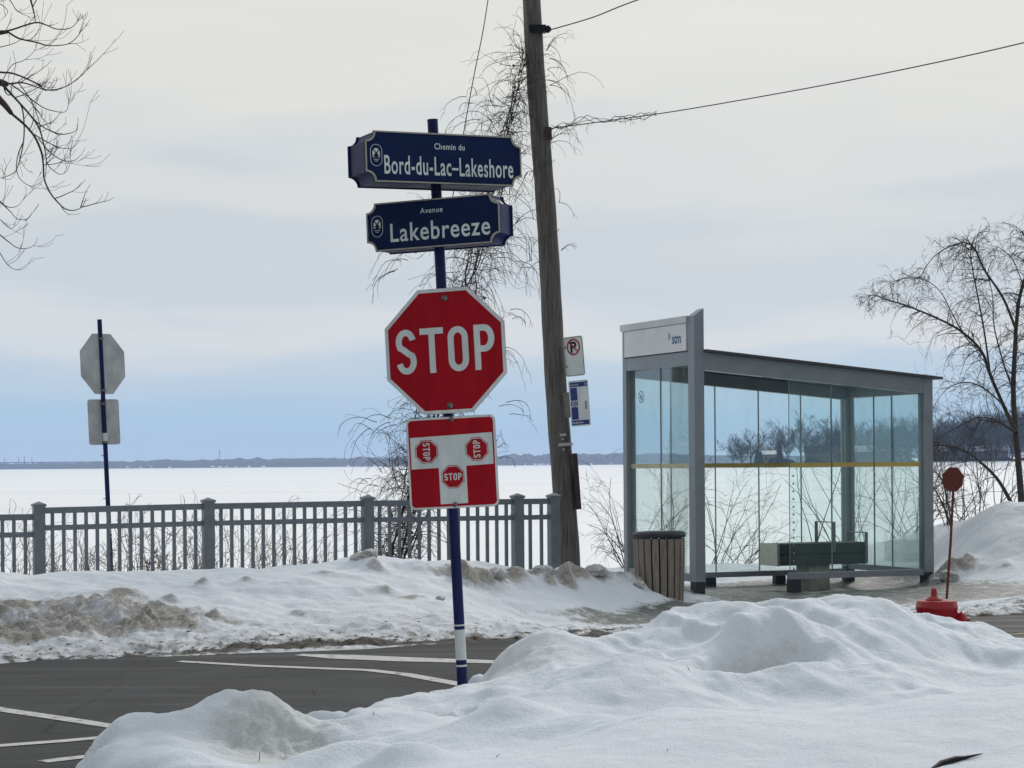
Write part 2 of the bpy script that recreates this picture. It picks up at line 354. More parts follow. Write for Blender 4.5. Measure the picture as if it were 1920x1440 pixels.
def worn_paint(name, col, wear):
    m = bpy.data.materials.new(name); m.use_nodes = True; t = m.node_tree; b = t.nodes['Principled BSDF']; N = t.nodes.new; Lk = t.links.new
    tcn = N('ShaderNodeTexCoord'); n = N('ShaderNodeTexNoise'); n.inputs['Scale'].default_value = 11; n.inputs['Detail'].default_value = 9; n.inputs['Roughness'].default_value = .75; Lk(tcn.outputs['Object'], n.inputs[0])
    r = N('ShaderNodeValToRGB'); e = r.color_ramp.elements; e[0].position = wear; e[0].color = (.10, .10, .10, 1); e[1].position = wear + .1; e[1].color = (*col, 1); Lk(n.outputs[0], r.inputs[0]); Lk(r.outputs[0], b.inputs['Base Color']); b.inputs['Roughness'].default_value = .75
    return m
M['asphalt'] = asphalt_mat(); M['paint'] = worn_paint('road_paint', (.50, .50, .48), .37); M['paint_yellow'] = worn_paint('road_paint_yellow', (.30, .22, .08), .46)
def glass_mat(name, tint, refl):
    m = bpy.data.materials.new(name); m.use_nodes = True; t = m.node_tree; t.nodes.clear()
    o = t.nodes.new('ShaderNodeOutputMaterial'); tr = t.nodes.new('ShaderNodeBsdfTransparent'); gl = t.nodes.new('ShaderNodeBsdfGlossy')
    fr = t.nodes.new('ShaderNodeFresnel'); fr.inputs[0].default_value = 1.45
    n = t.nodes.new('ShaderNodeTexNoise'); n.inputs['Scale'].default_value = 3.0; n.inputs['Detail'].default_value = 5
    df = t.nodes.new('ShaderNodeBsdfDiffuse'); df.inputs[0].default_value = (0.55, 0.74, 0.74, 1)
    mr = t.nodes.new('ShaderNodeMapRange'); mr.inputs[1].default_value = 0.45; mr.inputs[2].default_value = 0.8; mr.inputs[3].default_value = 0.035; mr.inputs[4].default_value = 0.085
    t.links.new(n.outputs[0], mr.inputs[0])
    md = t.nodes.new('ShaderNodeMixShader'); t.links.new(mr.outputs[0], md.inputs[0]); t.links.new(tr.outputs[0], md.inputs[1]); t.links.new(df.outputs[0], md.inputs[2])
    mu = t.nodes.new('ShaderNodeMath'); mu.operation = 'MULTIPLY'; mu.inputs[1].default_value = refl
    t.links.new(fr.outputs[0], mu.inputs[0])
    mx = t.nodes.new('ShaderNodeMixShader'); t.links.new(mu.outputs[0], mx.inputs[0]); t.links.new(md.outputs[0], mx.inputs[1]); t.links.new(gl.outputs[0], mx.inputs[2])
    tr.inputs[0].default_value = (*tint, 1); gl.inputs['Roughness'].default_value = 0.02
    t.links.new(mx.outputs[0], o.inputs[0]); return m
M['glass'] = glass_mat('tinted_glass', (0.955, 0.996, 0.988), 0.4)
M['glass_edge'] = mat('glass_edge', (0.16, 0.22, 0.23), 0.3)

# ------------------------------------------------------------------ noise and height fields
_rng = np.random.default_rng(7); _T = _rng.random((256, 256))
def vnoise(x, y, k=0):
    x = x + 37.7 * k; y = y + 91.3 * k
    xi, yi = np.floor(x).astype(int), np.floor(y).astype(int); fx, fy = x - xi, y - yi
    fx = fx * fx * fx * (fx * (fx * 6 - 15) + 10); fy = fy * fy * fy * (fy * (fy * 6 - 15) + 10)
    g = lambda a, b: _T[a & 255, b & 255]
    return (g(xi, yi) * (1 - fx) + g(xi + 1, yi) * fx) * (1 - fy) + (g(xi, yi + 1) * (1 - fx) + g(xi + 1, yi + 1) * fx) * fy - 0.5
def fbm(x, y, o=5, k=0, gain=0.5):
    r, a = 0, 1.0
    for i in range(o): r = r + a * vnoise(x, y, k + i); x, y, a = x * 2.03, y * 2.03, a * gain
    return r
def sstep(a, b, x):
    t = np.clip((x - a) / (b - a), 0, 1); return t * t * (3 - 2 * t)
class TPS:
    def __init__(self, pts, lam=1e-3):
        P = np.array(pts, float); self.c = P[:, :2]; n = len(P)
        A = np.zeros((n + 3, n + 3)); A[:n, :n] = self.phi(self.c[:, None, :] - self.c[None, :, :]) + lam * np.eye(n)
        A[:n, n] = 1; A[:n, n + 1:] = self.c; A[n:, :n] = A[:n, n:].T
        self.w = np.linalg.solve(A, np.concatenate([P[:, 2], np.zeros(3)]))
    @staticmethod
    def phi(d):
        r2 = (d ** 2).sum(-1); return 0.5 * r2 * np.log(r2 + 1e-9)
    def __call__(self, s, t):
        sh = s.shape; q = np.stack([s.ravel(), t.ravel()], 1); r = np.empty(len(q))
        for i in range(0, len(q), 20000):
            b = q[i:i + 20000]
            r[i:i + 20000] = self.phi(b[:, None, :] - self.c[None]) @ self.w[:-3] + self.w[-3] + b @ self.w[-2:]
        return r.reshape(sh)
def bump(s, t, px, py, Y, rs, rt, h):
    a, b = st(at(px, py, Y)); q = ((s - a) / rs) ** 2 + ((t - b) / rt) ** 2
    return h * np.exp(-q)
def grid_mesh(name, s, t, Z, material, attrs, kind='structure'):
    ns, ntt = len(s), len(t); S, T = np.meshgrid(s, t, indexing='ij')
    V = np.stack([S * ca - T * sa, S * sa + T * ca, Z], -1).reshape(-1, 3)
    i, j = np.meshgrid(np.arange(ns - 1), np.arange(ntt - 1), indexing='ij'); a = (i * ntt + j).ravel()
    F = np.stack([a, a + ntt, a + ntt + 1, a + 1], 1)
    me = bpy.data.meshes.new(name); me.vertices.add(len(V)); me.vertices.foreach_set('co', V.ravel())
    me.loops.add(F.size); me.loops.foreach_set('vertex_index', F.ravel().astype(np.int32))
    me.polygons.add(len(F)); me.polygons.foreach_set('loop_start', (np.arange(len(F)) * 4).astype(np.int32)); me.polygons.foreach_set('loop_total', np.full(len(F), 4, np.int32))
    me.polygons.foreach_set('use_smooth', np.ones(len(F), bool)); me.update(calc_edges=True)
    for k, A in attrs.items():
        at_ = me.attributes.new(k, 'FLOAT', 'POINT'); at_.data.foreach_set('value', np.clip(A, 0, 1).ravel().astype(np.float32))
    me.materials.append(material); o = bpy.data.objects.new(name, me); C.objects.link(o)
    return tag(o, kind=kind)

# ------------------------------------------------------------------ near snow bank (between the camera and the road)
NP = []
def npt(px, py, Y): p = at(px, py, Y); a = st(p); NP.append((a[0], a[1], p.z))
def nz_(px, Y, z): p = at(px, 900, Y); a = st(p); NP.append((a[0], a[1], z))
ridge = [(940, 1226, 12.1), (1000, 1188, 12.0), (1080, 1194, 12.1), (1180, 1181, 12.3), (1280, 1152, 12.5), (1400, 1135, 12.6), (1520, 1124, 12.8), (1600, 1129, 12.9),
         (1660, 1136, 13.0), (1720, 1158, 13.0), (1760, 1177, 13.1), (1830, 1205, 13.2), (1920, 1234, 13.4), (2050, 1240, 13.6)]
for px, py, Y in ridge:
    npt(px, py, Y); p = at(px, py, Y); nz_(px, Y + 0.45, p.z * 0.55 - 0.02); nz_(px, Y + 0.85, -0.08); nz_(px, Y + 1.3, -0.2)
for px, py, Y in [(560, 1352, 10.95), (600, 1338, 11.0), (700, 1321, 11.3), (790, 1311, 11.8), (835, 1302, 12.0)]:
    npt(px, py, Y); nz_(px, Y + 0.4, -0.05); nz_(px, Y + 0.9, -0.2)
nz_(875, 12.6, 0.22); nz_(880, 12.9, -0.05); nz_(885, 13.3, -0.2)
npt(915, 1262, 12.0); npt(905, 1288, 11.7); npt(880, 1300, 11.9); npt(893, 1296, 12.0); npt(862, 1303, 12.1); nz_(893, 12.35, .17); nz_(905, 12.5, .3); nz_(868, 12.4, .16)
for p in [(870, 1299, 11.7), (940, 1272, 11.4), (1040, 1251, 11.3), (1140, 1236, 11.2), (1230, 1245, 11.0), (1290, 1290, 10.7), (1100, 1225, 11.7), (1240, 1225, 11.7)]: npt(*p)
for px_, Y_ in [(1330, 10.3), (1450, 10.35), (1600, 10.4), (1750, 10.5), (1900, 10.6), (1200, 10.1)]: nz_(px_, Y_, .27)
for p in [(1330, 1296, 10.9), (1600, 1290, 11.0), (1750, 1288, 11.1),
          (1450, 1230, 11.5), (1600, 1215, 11.7), (1750, 1225, 11.9), (1880, 1260, 11.9)]: npt(*p)
for p in [(1020, 1390, 9.2), (1200, 1342, 9.4), (1340, 1332, 9.4), (1480, 1334, 9.3), (1650, 1322, 9.4), (1800, 1306, 9.5), (1930, 1290, 9.6)]: npt(*p)
for px in (640, 800, 1000, 1200, 1400, 1600, 1800, 2000): nz_(px, 8.0, 0.36 + 0.00006 * (px - 600)); nz_(px, 6.0, 0.30); nz_(px, 3.0, 0.25)
for p in [(700, 1338, 10.8), (780, 1330, 10.9), (840, 1324, 10.9), (880, 1320, 10.9), (930, 1304, 10.9), (820, 1345, 10.4), (960, 1335, 10.2), (640, 1350, 10.6)]: npt(*p)
for p in [(700, 1385, 9.8), (820, 1360, 10.0), (960, 1320, 10.6), (1100, 1300, 10.6)]: npt(*p)
for px, py, Y in [(200, 1370, 10.1), (300, 1356, 10.2), (380, 1327, 10.3), (430, 1308, 10.3), (470, 1297, 10.3), (520, 1311, 10.25), (570, 1345, 10.15)]:
    npt(px, py, Y); p = at(px, py, Y); nz_(px, Y + 0.3, 0.12); nz_(px, Y + 0.55, -0.12); nz_(px, Y + 1.0, -0.2)
for p in [(185, 1390, 9.9), (170, 1420, 9.6), (300, 1400, 9.6), (420, 1400, 9.7), (440, 1435, 9.2), (600, 1425, 9.3), (250, 1430, 9.2), (360, 1430, 9.1), (520, 1400, 9.9)]: npt(*p)
for px, Y in [(120, 10.4), (100, 9.6), (60, 10.0), (0, 9.4), (-100, 10), (130, 8.8), (-60, 8.4), (-300, 9.0), (-300, 12), (0, 11.5), (200, 11.3), (350, 11.6)]: nz_(px, Y, -0.15)
tps = TPS(NP, 5e-4)
s_ = np.concatenate([np.arange(-9, 1.2, 0.15), np.arange(1.2, 9.6, 0.017), np.arange(9.6, 18, 0.12)])
t_ = np.concatenate([np.arange(-2, 6.2, 0.15), np.arange(6.2, 12.9, 0.017), np.arange(12.9, 13.6, 0.1)])
S, T = np.meshgrid(s_, t_, indexing='ij')
Z = tps(S, T)
inner = sstep(0.0, 1.2, S) * (1 - sstep(9.6, 10.5, S)) * sstep(4, 6, T)
Z = Z * np.clip(inner + 0.0, 0, 1) + (1 - np.clip(inner, 0, 1)) * np.where(S < 1.2, -0.12, np.where(T > 11.8, -0.2, 0.28))
face = sstep(9.2, 10.2, T) * sstep(4.8, 6.2, S)
crest = lambda q, e=.0016: .22 - np.sqrt(q * q + e)
Z += face * (0.17 * crest(fbm(S * 1.9 + 0.5 * T, T * 0.38, 3, 3)) + 0.06 * crest(fbm(S * 4.6 + 1.2 * T, T * 0.8, 2, 9)))      # gullies down the slope
Z += 0.035 * fbm(S * 1.6, T * 1.9, 4, 20, .42) + (0.007 + .009 * sstep(9.0, 10.0, T)) * fbm(S * 7, T * 7, 5, 40, .6)
Z += 0.16 * crest(fbm(S * 0.8 + 0.5 * T, T * 1.0 - 0.3 * S, 4, 55), .0008) * sstep(7.5, 8.5, T) + 0.05 * crest(fbm(S * 2.6 - T, T * 2.2, 3, 58), .0006) * sstep(9.2, 10.0, T) - .03
for b in [(965, 1372, 9.7, .22, .16, 0.10), (640, 1412, 9.2, .28, .14, 0.12), (760, 1432, 8.7, .2, .12, 0.10), (310, 1412, 9.5, .12, .10, .06), (500, 1330, 10.1, .12, .10, .05),
          (1130, 1270, 11.1, .25, .15, .05), (1400, 1215, 11.75, .2, .16, .12), (1470, 1218, 11.7, .16, .13, .10), (1215, 1240, 11.6, .09, .08, .05), (1660, 1245, 11.4, .10, .08, .05), (1560, 1226, 11.6, .09, .07, .05), (1700, 1256, 11.3, .07, .06, .04)]:
    Z += bump(S, T, *b)
for b in [(1400, 1252, 11.35, .30, .10, -.15), (1490, 1245, 11.4, .15, .08, -.11), (1235, 1254, 11.35, .10, .06, -.08), (1585, 1236, 11.35, .09, .05, -.04), (1330, 1285, 10.9, .16, .10, -.03), (1700, 1268, 11.1, .07, .05, -.03)]:
    Z += bump(S, T, *b)
rough = sstep(10.6, 10.9, T) * sstep(5.1, 5.35, S) * (1 - sstep(6.4, 7.2, S))                                     # crumbly cut edge by the post
Z += rough * 0.05 * fbm(S * 9, T * 9, 4, 70)
lowedge = sstep(.0, .08, Z) * (1 - sstep(.16, .32, Z)) * sstep(9.2, 9.8, T)
Z += lowedge * 0.07 * fbm(S * 6, T * 6, 5, 75, .62)
ice = bump(S, T, 520, 1395, 9.95, .30, .26, 1.1) + bump(S, T, 480, 1420, 9.6, .25, .25, .8) + bump(S, T, 940, 1240, 11.75, .3, .3, .75) + bump(S, T, 1420, 1242, 11.45, .3, .08, .75)
Z += np.clip(bump(S, T, 520, 1395, 9.95, .30, .26, 1.0), 0, 1) * (0.05 * fbm(S * 7, T * 7, 5, 80, .6) + .02 * fbm(S * 24, T * 24, 3, 88))
dirt = 0.52 * bump(S, T, 1410, 1251, 11.38, .16, .04, 1.0) + 0.45 * bump(S, T, 1490, 1246, 11.4, .08, .04, 1) + .4 * bump(S, T, 1235, 1254, 11.36, .06, .03, 1)  # shaded undersides of the clods, painted as dark strips in the hollows
def refit(Z, pts, s_, t_):
    r = []
    for a, b, z in pts:
        if s_[0] < a < s_[-1] and t_[0] < b < t_[-1]: r.append((a, b, z - Z[np.argmin(np.abs(s_ - a)), np.argmin(np.abs(t_ - b))]))
    c = TPS(r, 2e-3); return c(*np.meshgrid(s_, t_, indexing='ij'))
Z += refit(Z, NP, s_, t_) * inner
grid_mesh('snow_bank', s_, t_, Z, M['snow_near'], {'dirt': dirt, 'ice': ice, 'slush': np.zeros_like(Z)})
def near_height(p):
    a, b = st(p); i = int(np.argmin(np.abs(s_ - a))); j = int(np.argmin(np.abs(t_ - b))); return float(Z_near[i, j])
Z_near = Z.copy(); s_near, t_near = s_, t_

# ------------------------------------------------------------------ road
rv = [(-70, -4.0), (90, -4.0), (90, 17.6), (-70, 17.6)]
mb = MB(); mb.add([(*xy(a, b), 0.0) for a, b in rv], [(0, 1, 2, 3)])
def road_mat():
    m = M['asphalt']; return m
tag(mb.build('road', road_mat()), kind='structure')
def marking(pts, w, mat_=None, name='road_marking'):
    q = [on_ground(a, b) for a, b in pts]; fr = Frame((0, 0, 0.004), (1, 0, 0), (0, 1, 0))
    m = MB(); n = len(q)
    ws = w if hasattr(w, '__len__') else [w] * n
    L, Rr = [], []
    for i in range(n):
        d = (q[min(i + 1, n - 1)] - q[max(i - 1, 0)]); d.z = 0; d.normalize(); nn = Vector((-d.y, d.x, 0))
        L.append(q[i] + nn * ws[i] / 2); Rr.append(q[i] - nn * ws[i] / 2)
    m.add([(p.x, p.y, 0.004) for p in L + Rr], [(n + i, n + i + 1, i + 1, i) for i in range(n - 1)])
    tag(m.build(name, mat_ or M['paint']), kind='structure')
marking([(335, 1240.5), (480, 1249), (620, 1254.5), (690, 1257), (760, 1265), (870, 1285)], [0.10, .12, .12, .12, .13, .14])
marking([(560, 1228), (640, 1232), (760, 1237), (900, 1241), (960, 1243)], [0.12, 0.34, 0.34, 0.26, 0.2])
marking([(-60, 1319), (0, 1331), (110, 1347), (240, 1367)], [0.12, .13, .13, .12])
marking([(-40, 1402), (40, 1396), (120, 1390), (230, 1380)], 0.11)
marking([(80, 1429), (130, 1423), (220, 1413)], 0.11)
marking([(1800, 1196), (1880, 1191), (2000, 1184)], 0.11, M['paint_yellow'])

# ------------------------------------------------------------------ far verge: ploughed bank, pavement by the shelter, shore down to the lake
FP = []
def fpt(px, py, Y): p = at(px, py, Y); a = st(p); FP.append((a[0], a[1], p.z))
def fz(px, Y, z): p = at(px, 900, Y); a = st(p); FP.append((a[0], a[1], z))
EDGE = [(-150, 1252, 16.2), (0, 1243, 16.75), (200, 1233, 17.1), (330, 1225, 17.35), (480, 1220, 17.55), (690, 1211, 18.0), (860, 1203, 18.4), (1000, 1196, 18.7), (1200, 1186, 19.3), (1450, 1172, 20.0), (1700, 1160, 20.7), (1900, 1150, 21.3), (2100, 1140, 22)]
for px, py, Y in EDGE: fz(px, Y, 0.012); fz(px, Y - 0.8, -0.06); fz(px, Y - 1.8, -0.12)
for p in [(-150, 1090, 19.2), (-150, 1130, 18.0), (-150, 1200, 17.1),
          (0, 1081, 19.6), (0, 1112, 18.7), (0, 1124, 18.45), (0, 1160, 18.0), (0, 1196, 17.6),
          (100, 1082, 19.7), (100, 1118, 18.75), (100, 1192, 17.75),
          (200, 1076, 19.9), (200, 1122, 18.8), (200, 1186, 17.95), (270, 1082, 20.0), (270, 1130, 18.9), (270, 1176, 18.15),
          (330, 1083, 20.1), (330, 1140, 18.8), (330, 1178, 18.2), (480, 1079, 20.4), (480, 1130, 19.3), (480, 1180, 18.4),
          (600, 1060, 20.8), (600, 1120, 19.6), (690, 1052, 21.0), (690, 1085, 20.3), (690, 1140, 19.3), (690, 1176, 18.7),
          (780, 1054, 21.3), (860, 1058, 21.6), (860, 1100, 20.7), (860, 1150, 19.6), (860, 1181, 18.9),
          (960, 1074, 22.1), (960, 1112, 21.2), (960, 1160, 20.0), (1090, 1083, 23.0), (1090, 1112, 22.2), (1090, 1150, 21.0),
          (1180, 1086, 23.6), (1180, 1112, 22.9)]: fpt(*p)
for px, Y, z in [(1180, 22.2, 0.02), (1000, 20.3, 0.03), (1100, 21.0, .02), (1250, 21.5, 0.0), (1250, 23.6, 0.03), (1320, 24.5, -0.01), (1320, 23, 0), (1450, 22.5, 0.0), (1450, 25, -0.02), (1450, 27.2, -0.03), (1600, 25.5, -0.02), (1600, 27.6, -0.03),
                 (1600, 23, 0.0), (1730, 25.8, 0.0), (1730, 27.6, 0.05), (1750, 23.5, 0.01), (1300, 26.8, -0.03), (1200, 26.2, 0.0), (1210, 24.8, .12), (1880, 23.6, 0.02), (2050, 24, 0.02), (1870, 22.3, .03)]: fz(px, Y, z)
for p in [(1330, 1068, 30.0), (1450, 1062, 30.0), (1600, 1035, 30.2), (1700, 1003, 29.5), (1760, 1000, 28.6), (1810, 978, 28.0), (1850, 956, 27.6), (1890, 944, 27.4), (1960, 955, 27.6), (2060, 985, 28),
          (1790, 1040, 26.8), (1850, 1010, 26.4), (1920, 1005, 26.2), (1800, 1085, 25.6), (1900, 1070, 25.4), (1990, 1070, 25.6), (1775, 1098, 25.0), (1860, 1103, 24.6), (1960, 1104, 24.6), (1755, 1080, 26.3), (1740, 1040, 28)]: fpt(*p)
for px, Y, z in [(-150, 21, 0.37), (-150, 22.8, 0.22), (0, 21.4, 0.37), (0, 23.2, 0.19), (200, 21.8, 0.37), (200, 23.6, 0.19), (400, 22, 0.33), (400, 24, 0.17), (600, 22.6, 0.37), (600, 24.3, 0.17), (800, 23.2, 0.29), (800, 24.8, 0.15), (960, 24, 0.17), (1000, 25.2, 0.09), (1100, 26, 0.07), (1100, 24.4, 0.13), (1180, 25.4, 0.03)]: fz(px, Y, z)
for a in (12.4, 13.4, 14.4, 15.4): FP.append((a, 24.2, .10)); FP.append((a, 25.2, .13))
for a in np.arange(-1, 23, 2.5):
    for b, z in [(27.0 if a > 9 else 25.2, -.25 if a < 13 else .1), (29, -.8), (32, -1.3), (36, -1.62), (42, -1.75)]:
        if not (a > 13.5 and b < 31): FP.append((a, b, z))
tps = TPS(FP, 4e-3)
s_ = np.concatenate([np.arange(-14, 1.8, 0.25), np.arange(1.8, 18.8, 0.03), np.arange(18.8, 36, 0.25)])
t_ = np.concatenate([np.arange(15.0, 15.9, 0.1), np.arange(15.9, 23.5, 0.022), np.arange(23.5, 28, 0.06), np.arange(28, 44, 0.4)])
S, T = np.meshgrid(s_, t_, indexing='ij'); Z = tps(S, T)
side = np.where(T < 16.4, -0.1, np.where(T < 24, 0.3 * sstep(16.4, 18, T), 0.3 - 2.1 * sstep(23, 36, T)))
wgt = sstep(0.2, 1.9, S) * (1 - sstep(18.8, 21, S)); Z = Z * wgt + side * (1 - wgt)
rim = np.minimum(9.5 + 1.2 * (T - 18.7), 12.2)
flat = sstep(-.35, .35, S - rim + .5 * fbm(S * .9, T * .9, 3, 90)) * sstep(18.1, 18.6, T) * (1 - sstep(23.45, 24.0, T)) * (1 - sstep(16.4, 17.0, S - 0.25 * (T - 20)))
bank = 1 - 0.85 * flat
near_road = 1 - sstep(0.0, 1.5, T - 16.85)
Z += bank * (0.10 * fbm(S * 0.9, T * 1.3, 4, 101) + 0.03 * fbm(S * 4.5, T * 4.5, 4, 120)) * sstep(16.8, 17.6, T)
Z += bank * near_road * sstep(16.6, 17.1, T) * (0.06 * fbm(S * 5, T * 7, 5, 140, .65))
Z += flat * 0.02 * fbm(S * 3, T * 6, 4, 145)
Z += refit(Z, FP, s_, t_) * wgt
cut = bump(S, T, 40, 1156, 18.05, 1.0, .50, 1.1) + bump(S, T, 190, 1153, 18.35, .9, .42, 1.1) + .8 * bump(S, T, 310, 1165, 18.4, .55, .2, 1.0)
cut = np.clip(cut, 0, 1)
Z += cut * (0.07 * fbm(S * 6, T * 6, 5, 160, .6) + .05 * fbm(S * 15, T * 15, 4, 166, .65))
LUMPS = [(235, 1112, 19.1, .26, .20, .11, .75), (320, 1118, 19.2, .10, .12, .10, .6), (378, 1100, 19.9, .10, .1, .08, .6), (690, 1062, 20.9, .14, .16, .10, .75), (705, 1072, 20.7, .12, .1, .08, .6),
         (850, 1085, 21.1, .35, .2, .12, .85), (905, 1092, 21.2, .25, .18, .12, .8), (935, 1100, 21.4, .12, .1, .08, .8), (1000, 1092, 22.0, .25, .2, .12, .9), (1040, 1096, 22.4, .2, .2, .14, .9), (1080, 1090, 22.9, .2, .2, .14, .85), (1030, 1112, 21.9, .12, .1, .08, .7),
         (960, 1096, 21.7, .2, .16, .10, .9), (880, 1098, 21.0, .22, .14, .10, .85), (1060, 1104, 22.3, .16, .14, .1, .85), (1120, 1085, 23.3, .2, .2, .12, .9), (1160, 1088, 23.5, .18, .2, .12, .9), (1195, 1095, 23.5, .12, .12, .1, .8), (610, 1085, 20.4, .10, .08, .06, .6), (720, 1106, 20.0, .10, .08, .05, .6), (770, 1122, 19.9, .22, .1, .05, .65), (560, 1146, 19.1, .14, .08, .05, .6), (420, 1165, 18.6, .28, .1, .05, .7),
         (340, 1168, 18.3, .22, .1, .06, .75), (1755, 1075, 26.0, .3, .3, .10, .7), (1790, 1070, 25.9, .25, .2, .12, .85), (1810, 1060, 25.9, .2, .2, .1, .8), (1880, 1060, 25.6, .12, .12, .06, .55), (460, 1095, 20.1, .08, .08, .05, .5), (530, 1108, 20.0, .07, .07, .04, .5)]
dirt = (0.62 + .42 * fbm(S * 2.2, T * 5, 4, 170)) * np.minimum(1, cut * 1.3)
for px, py, Y, rs, rt, h, d in LUMPS:
    g = bump(S, T, px, py, Y, rs, rt, 1.0); Z += h * g * (0.8 + 0.9 * fbm(S * 5, T * 5, 4, 180)); dirt = np.maximum(dirt, d * bump(S, T, px, py, Y - .06, rs * 1.0, rt * .9, 1.0))
edge_band = np.exp(-((T - (16.92 + 0.16 * fbm(S * .8, T * 0, 3, 200))) / 0.20) ** 2)
dirt = np.maximum(dirt, 0.36 * (1 - sstep(0.2, 1.8, T - 16.95)) + 0.10)
mud = np.clip(0.50 * edge_band + .42 * edge_band * sstep(3.6, 6, S), 0, 1)
mud = np.maximum(mud, (0.40 + .14 * sstep(13, 16, S)) * sstep(6.0, 9.5, S) * (1 - sstep(18.0, 18.5, T)) * sstep(16.7, 17.1, T))
mud = np.maximum(mud, .33 * sstep(2, 5, S) * (1 - sstep(17.3, 18.2, T)) * sstep(16.7, 17.1, T))
slush = np.zeros_like(Z)
walk = sstep(18.3, 18.7, T) * (1 - sstep(19.0, 19.35, T)) * sstep(7.8, 9.8, S) * .85
pad = flat * sstep(17.6, 18.4, T) * (1 - sstep(16.2, 17.2, S - .5 * (T - 20)) * sstep(18.6, 19.6, T))
slush = np.maximum(slush, np.maximum(.74 * walk, .68 * pad))
slush = slush * np.where(T > 17.6, 1 - sstep(.07, .17, Z), 1.0)
ice = 0.35 * sstep(0.5, 0.9, dirt)
grid_mesh('snow_verge', s_, t_, Z, M['snow_far'], {'dirt': dirt, 'ice': ice, 'slush': slush, 'mud': mud})
Z_far, s_far, t_far = Z.copy(), s_, t_
def ground_z(p):
    a, b = st(p)
    if b < 15.9: return max(0.0, float(Z_near[np.argmin(np.abs(s_near - a)), np.argmin(np.abs(t_near - b))]))
    return float(Z_far[np.argmin(np.abs(s_far - a)), np.argmin(np.abs(t_far - b))])

# ------------------------------------------------------------------ frozen lake
LZ = -1.5
mb = MB(); q = [(-7000, 33), (7000, 33), (9000, 9000), (-9000, 9000)]
mb.add([(-9000, 16, LZ), (9000, 16, LZ), (9000, 9000, LZ), (-9000, 9000, LZ)], [(0, 1, 2, 3)])
tag(mb.build('frozen_lake', M['lake']), kind='structure')

# ------------------------------------------------------------------ far shore: wooded hills, villas, bridge, masts
DS = 4300.0
def shore_px(px): return [(-900, 4), (0, 11), (130, 11), (250, 15), (400, 15), (600, 17), (760, 18), (900, 19), (1100, 20), (1250, 20), (1340, 17), (1420, 14), (1700, 12), (2600, 10)], px
prof = [(-900, 8), (0, 9), (140, 10), (180, 12), (300, 13), (420, 14.5), (600, 16), (760, 17), (880, 19), (1000, 20), (1130, 21), (1250, 20), (1330, 17), (1420, 14), (1700, 12), (2600, 10)]
xs = np.array([p[0] for p in prof]); hs = np.array([p[1] for p in prof])
pxs = np.linspace(-900, 2600, 2800); H = np.interp(pxs, xs, hs) * DS / FPX
X = (pxs - 960) / FPX * DS
rows = [(-60, 0.0), (0, 0.42), (25, 0.52), (60, 0.62), (120, 0.75), (200, 0.92), (300, 1.0), (420, 0.95), (600, 0.3)]
V = []; F = []
for k, (dy, m_) in enumerate(rows):
    n_ = fbm(X * 0.09, np.full_like(X, dy * .05), 4, 300 + 7 * k, .6) * 6.0 + np.abs(fbm(X * 0.012, np.full_like(X, k * 1.7), 3, 340)) * 5.0
    shore = 25 * fbm(X * .004, np.full_like(X, 1.0), 3, 380)
    zz = H * m_ + (n_ if m_ > 0.05 else 0) * min(1, m_ * 1.6)
    V += [(X[i], DS + dy + shore[i], LZ + (zz[i] if m_ > 0.01 else -0.5)) for i in range(len(X))]
n = len(X)
F = [(k * n + i, k * n + i + 1, (k + 1) * n + i + 1, (k + 1) * n + i) for k in range(len(rows) - 1) for i in range(n - 1)]
mb = MB(); mb.add(V, F, False)
tag(mb.build('far_woods', M['far_wood']), 'dark bluish wooded shore across the frozen lake', None, None, 'stuff')

rnd = random.Random(11)
def house(name, px, Y, w, d, h, zb, wall, roof, label, cat='house', group=None, parts=True, yaw=0.0, roofh=0.45):
    x = (px - 960) / FPX * Y
    t = thing(name, label, cat, (x, Y, zb), group)
    fr = Frame((x, Y, zb), (math.cos(yaw), math.sin(yaw), 0), (-math.sin(yaw), math.cos(yaw), 0))
    MB().box(fr, -w / 2, w / 2, 0, d, -1, h).build('wall', wall, t)
    rh = w * roofh * 0.5; m = MB(); o = 0.5
    vs = [fr(-w / 2 - o, -o, h), fr(w / 2 + o, -o, h), fr(w / 2 + o, d + o, h), fr(-w / 2 - o, d + o, h), fr(-w / 2 - o, d / 2, h + rh), fr(w / 2 + o, d / 2, h + rh)]
    m.add(vs, [(0, 1, 5, 4), (2, 3, 4, 5), (3, 0, 4), (1, 2, 5), (3, 2, 1, 0)]); r = m.build('roof', roof, t)
    if parts:
        MB().box(fr, w * .2, w * .2 + 1.0, d * .5, d * .5 + 1.0, h + rh * .4, h + rh + 1.2).build('chimney', wall, r)
        k = max(2, int(w / 3.2))
        for i in range(k):
            xx = -w / 2 + w * (i + .5) / k
            f = MB().box(fr, xx - .6, xx + .6, -0.12, 0.0, h * .35, h * .72).build('window', M['hw1'], t)
            MB().box(fr, xx - .5, xx + .5, -0.16, -0.121, h * .35 + .15, h * .72 - .15).build('pane', M['win'], f)
    return t
first = None
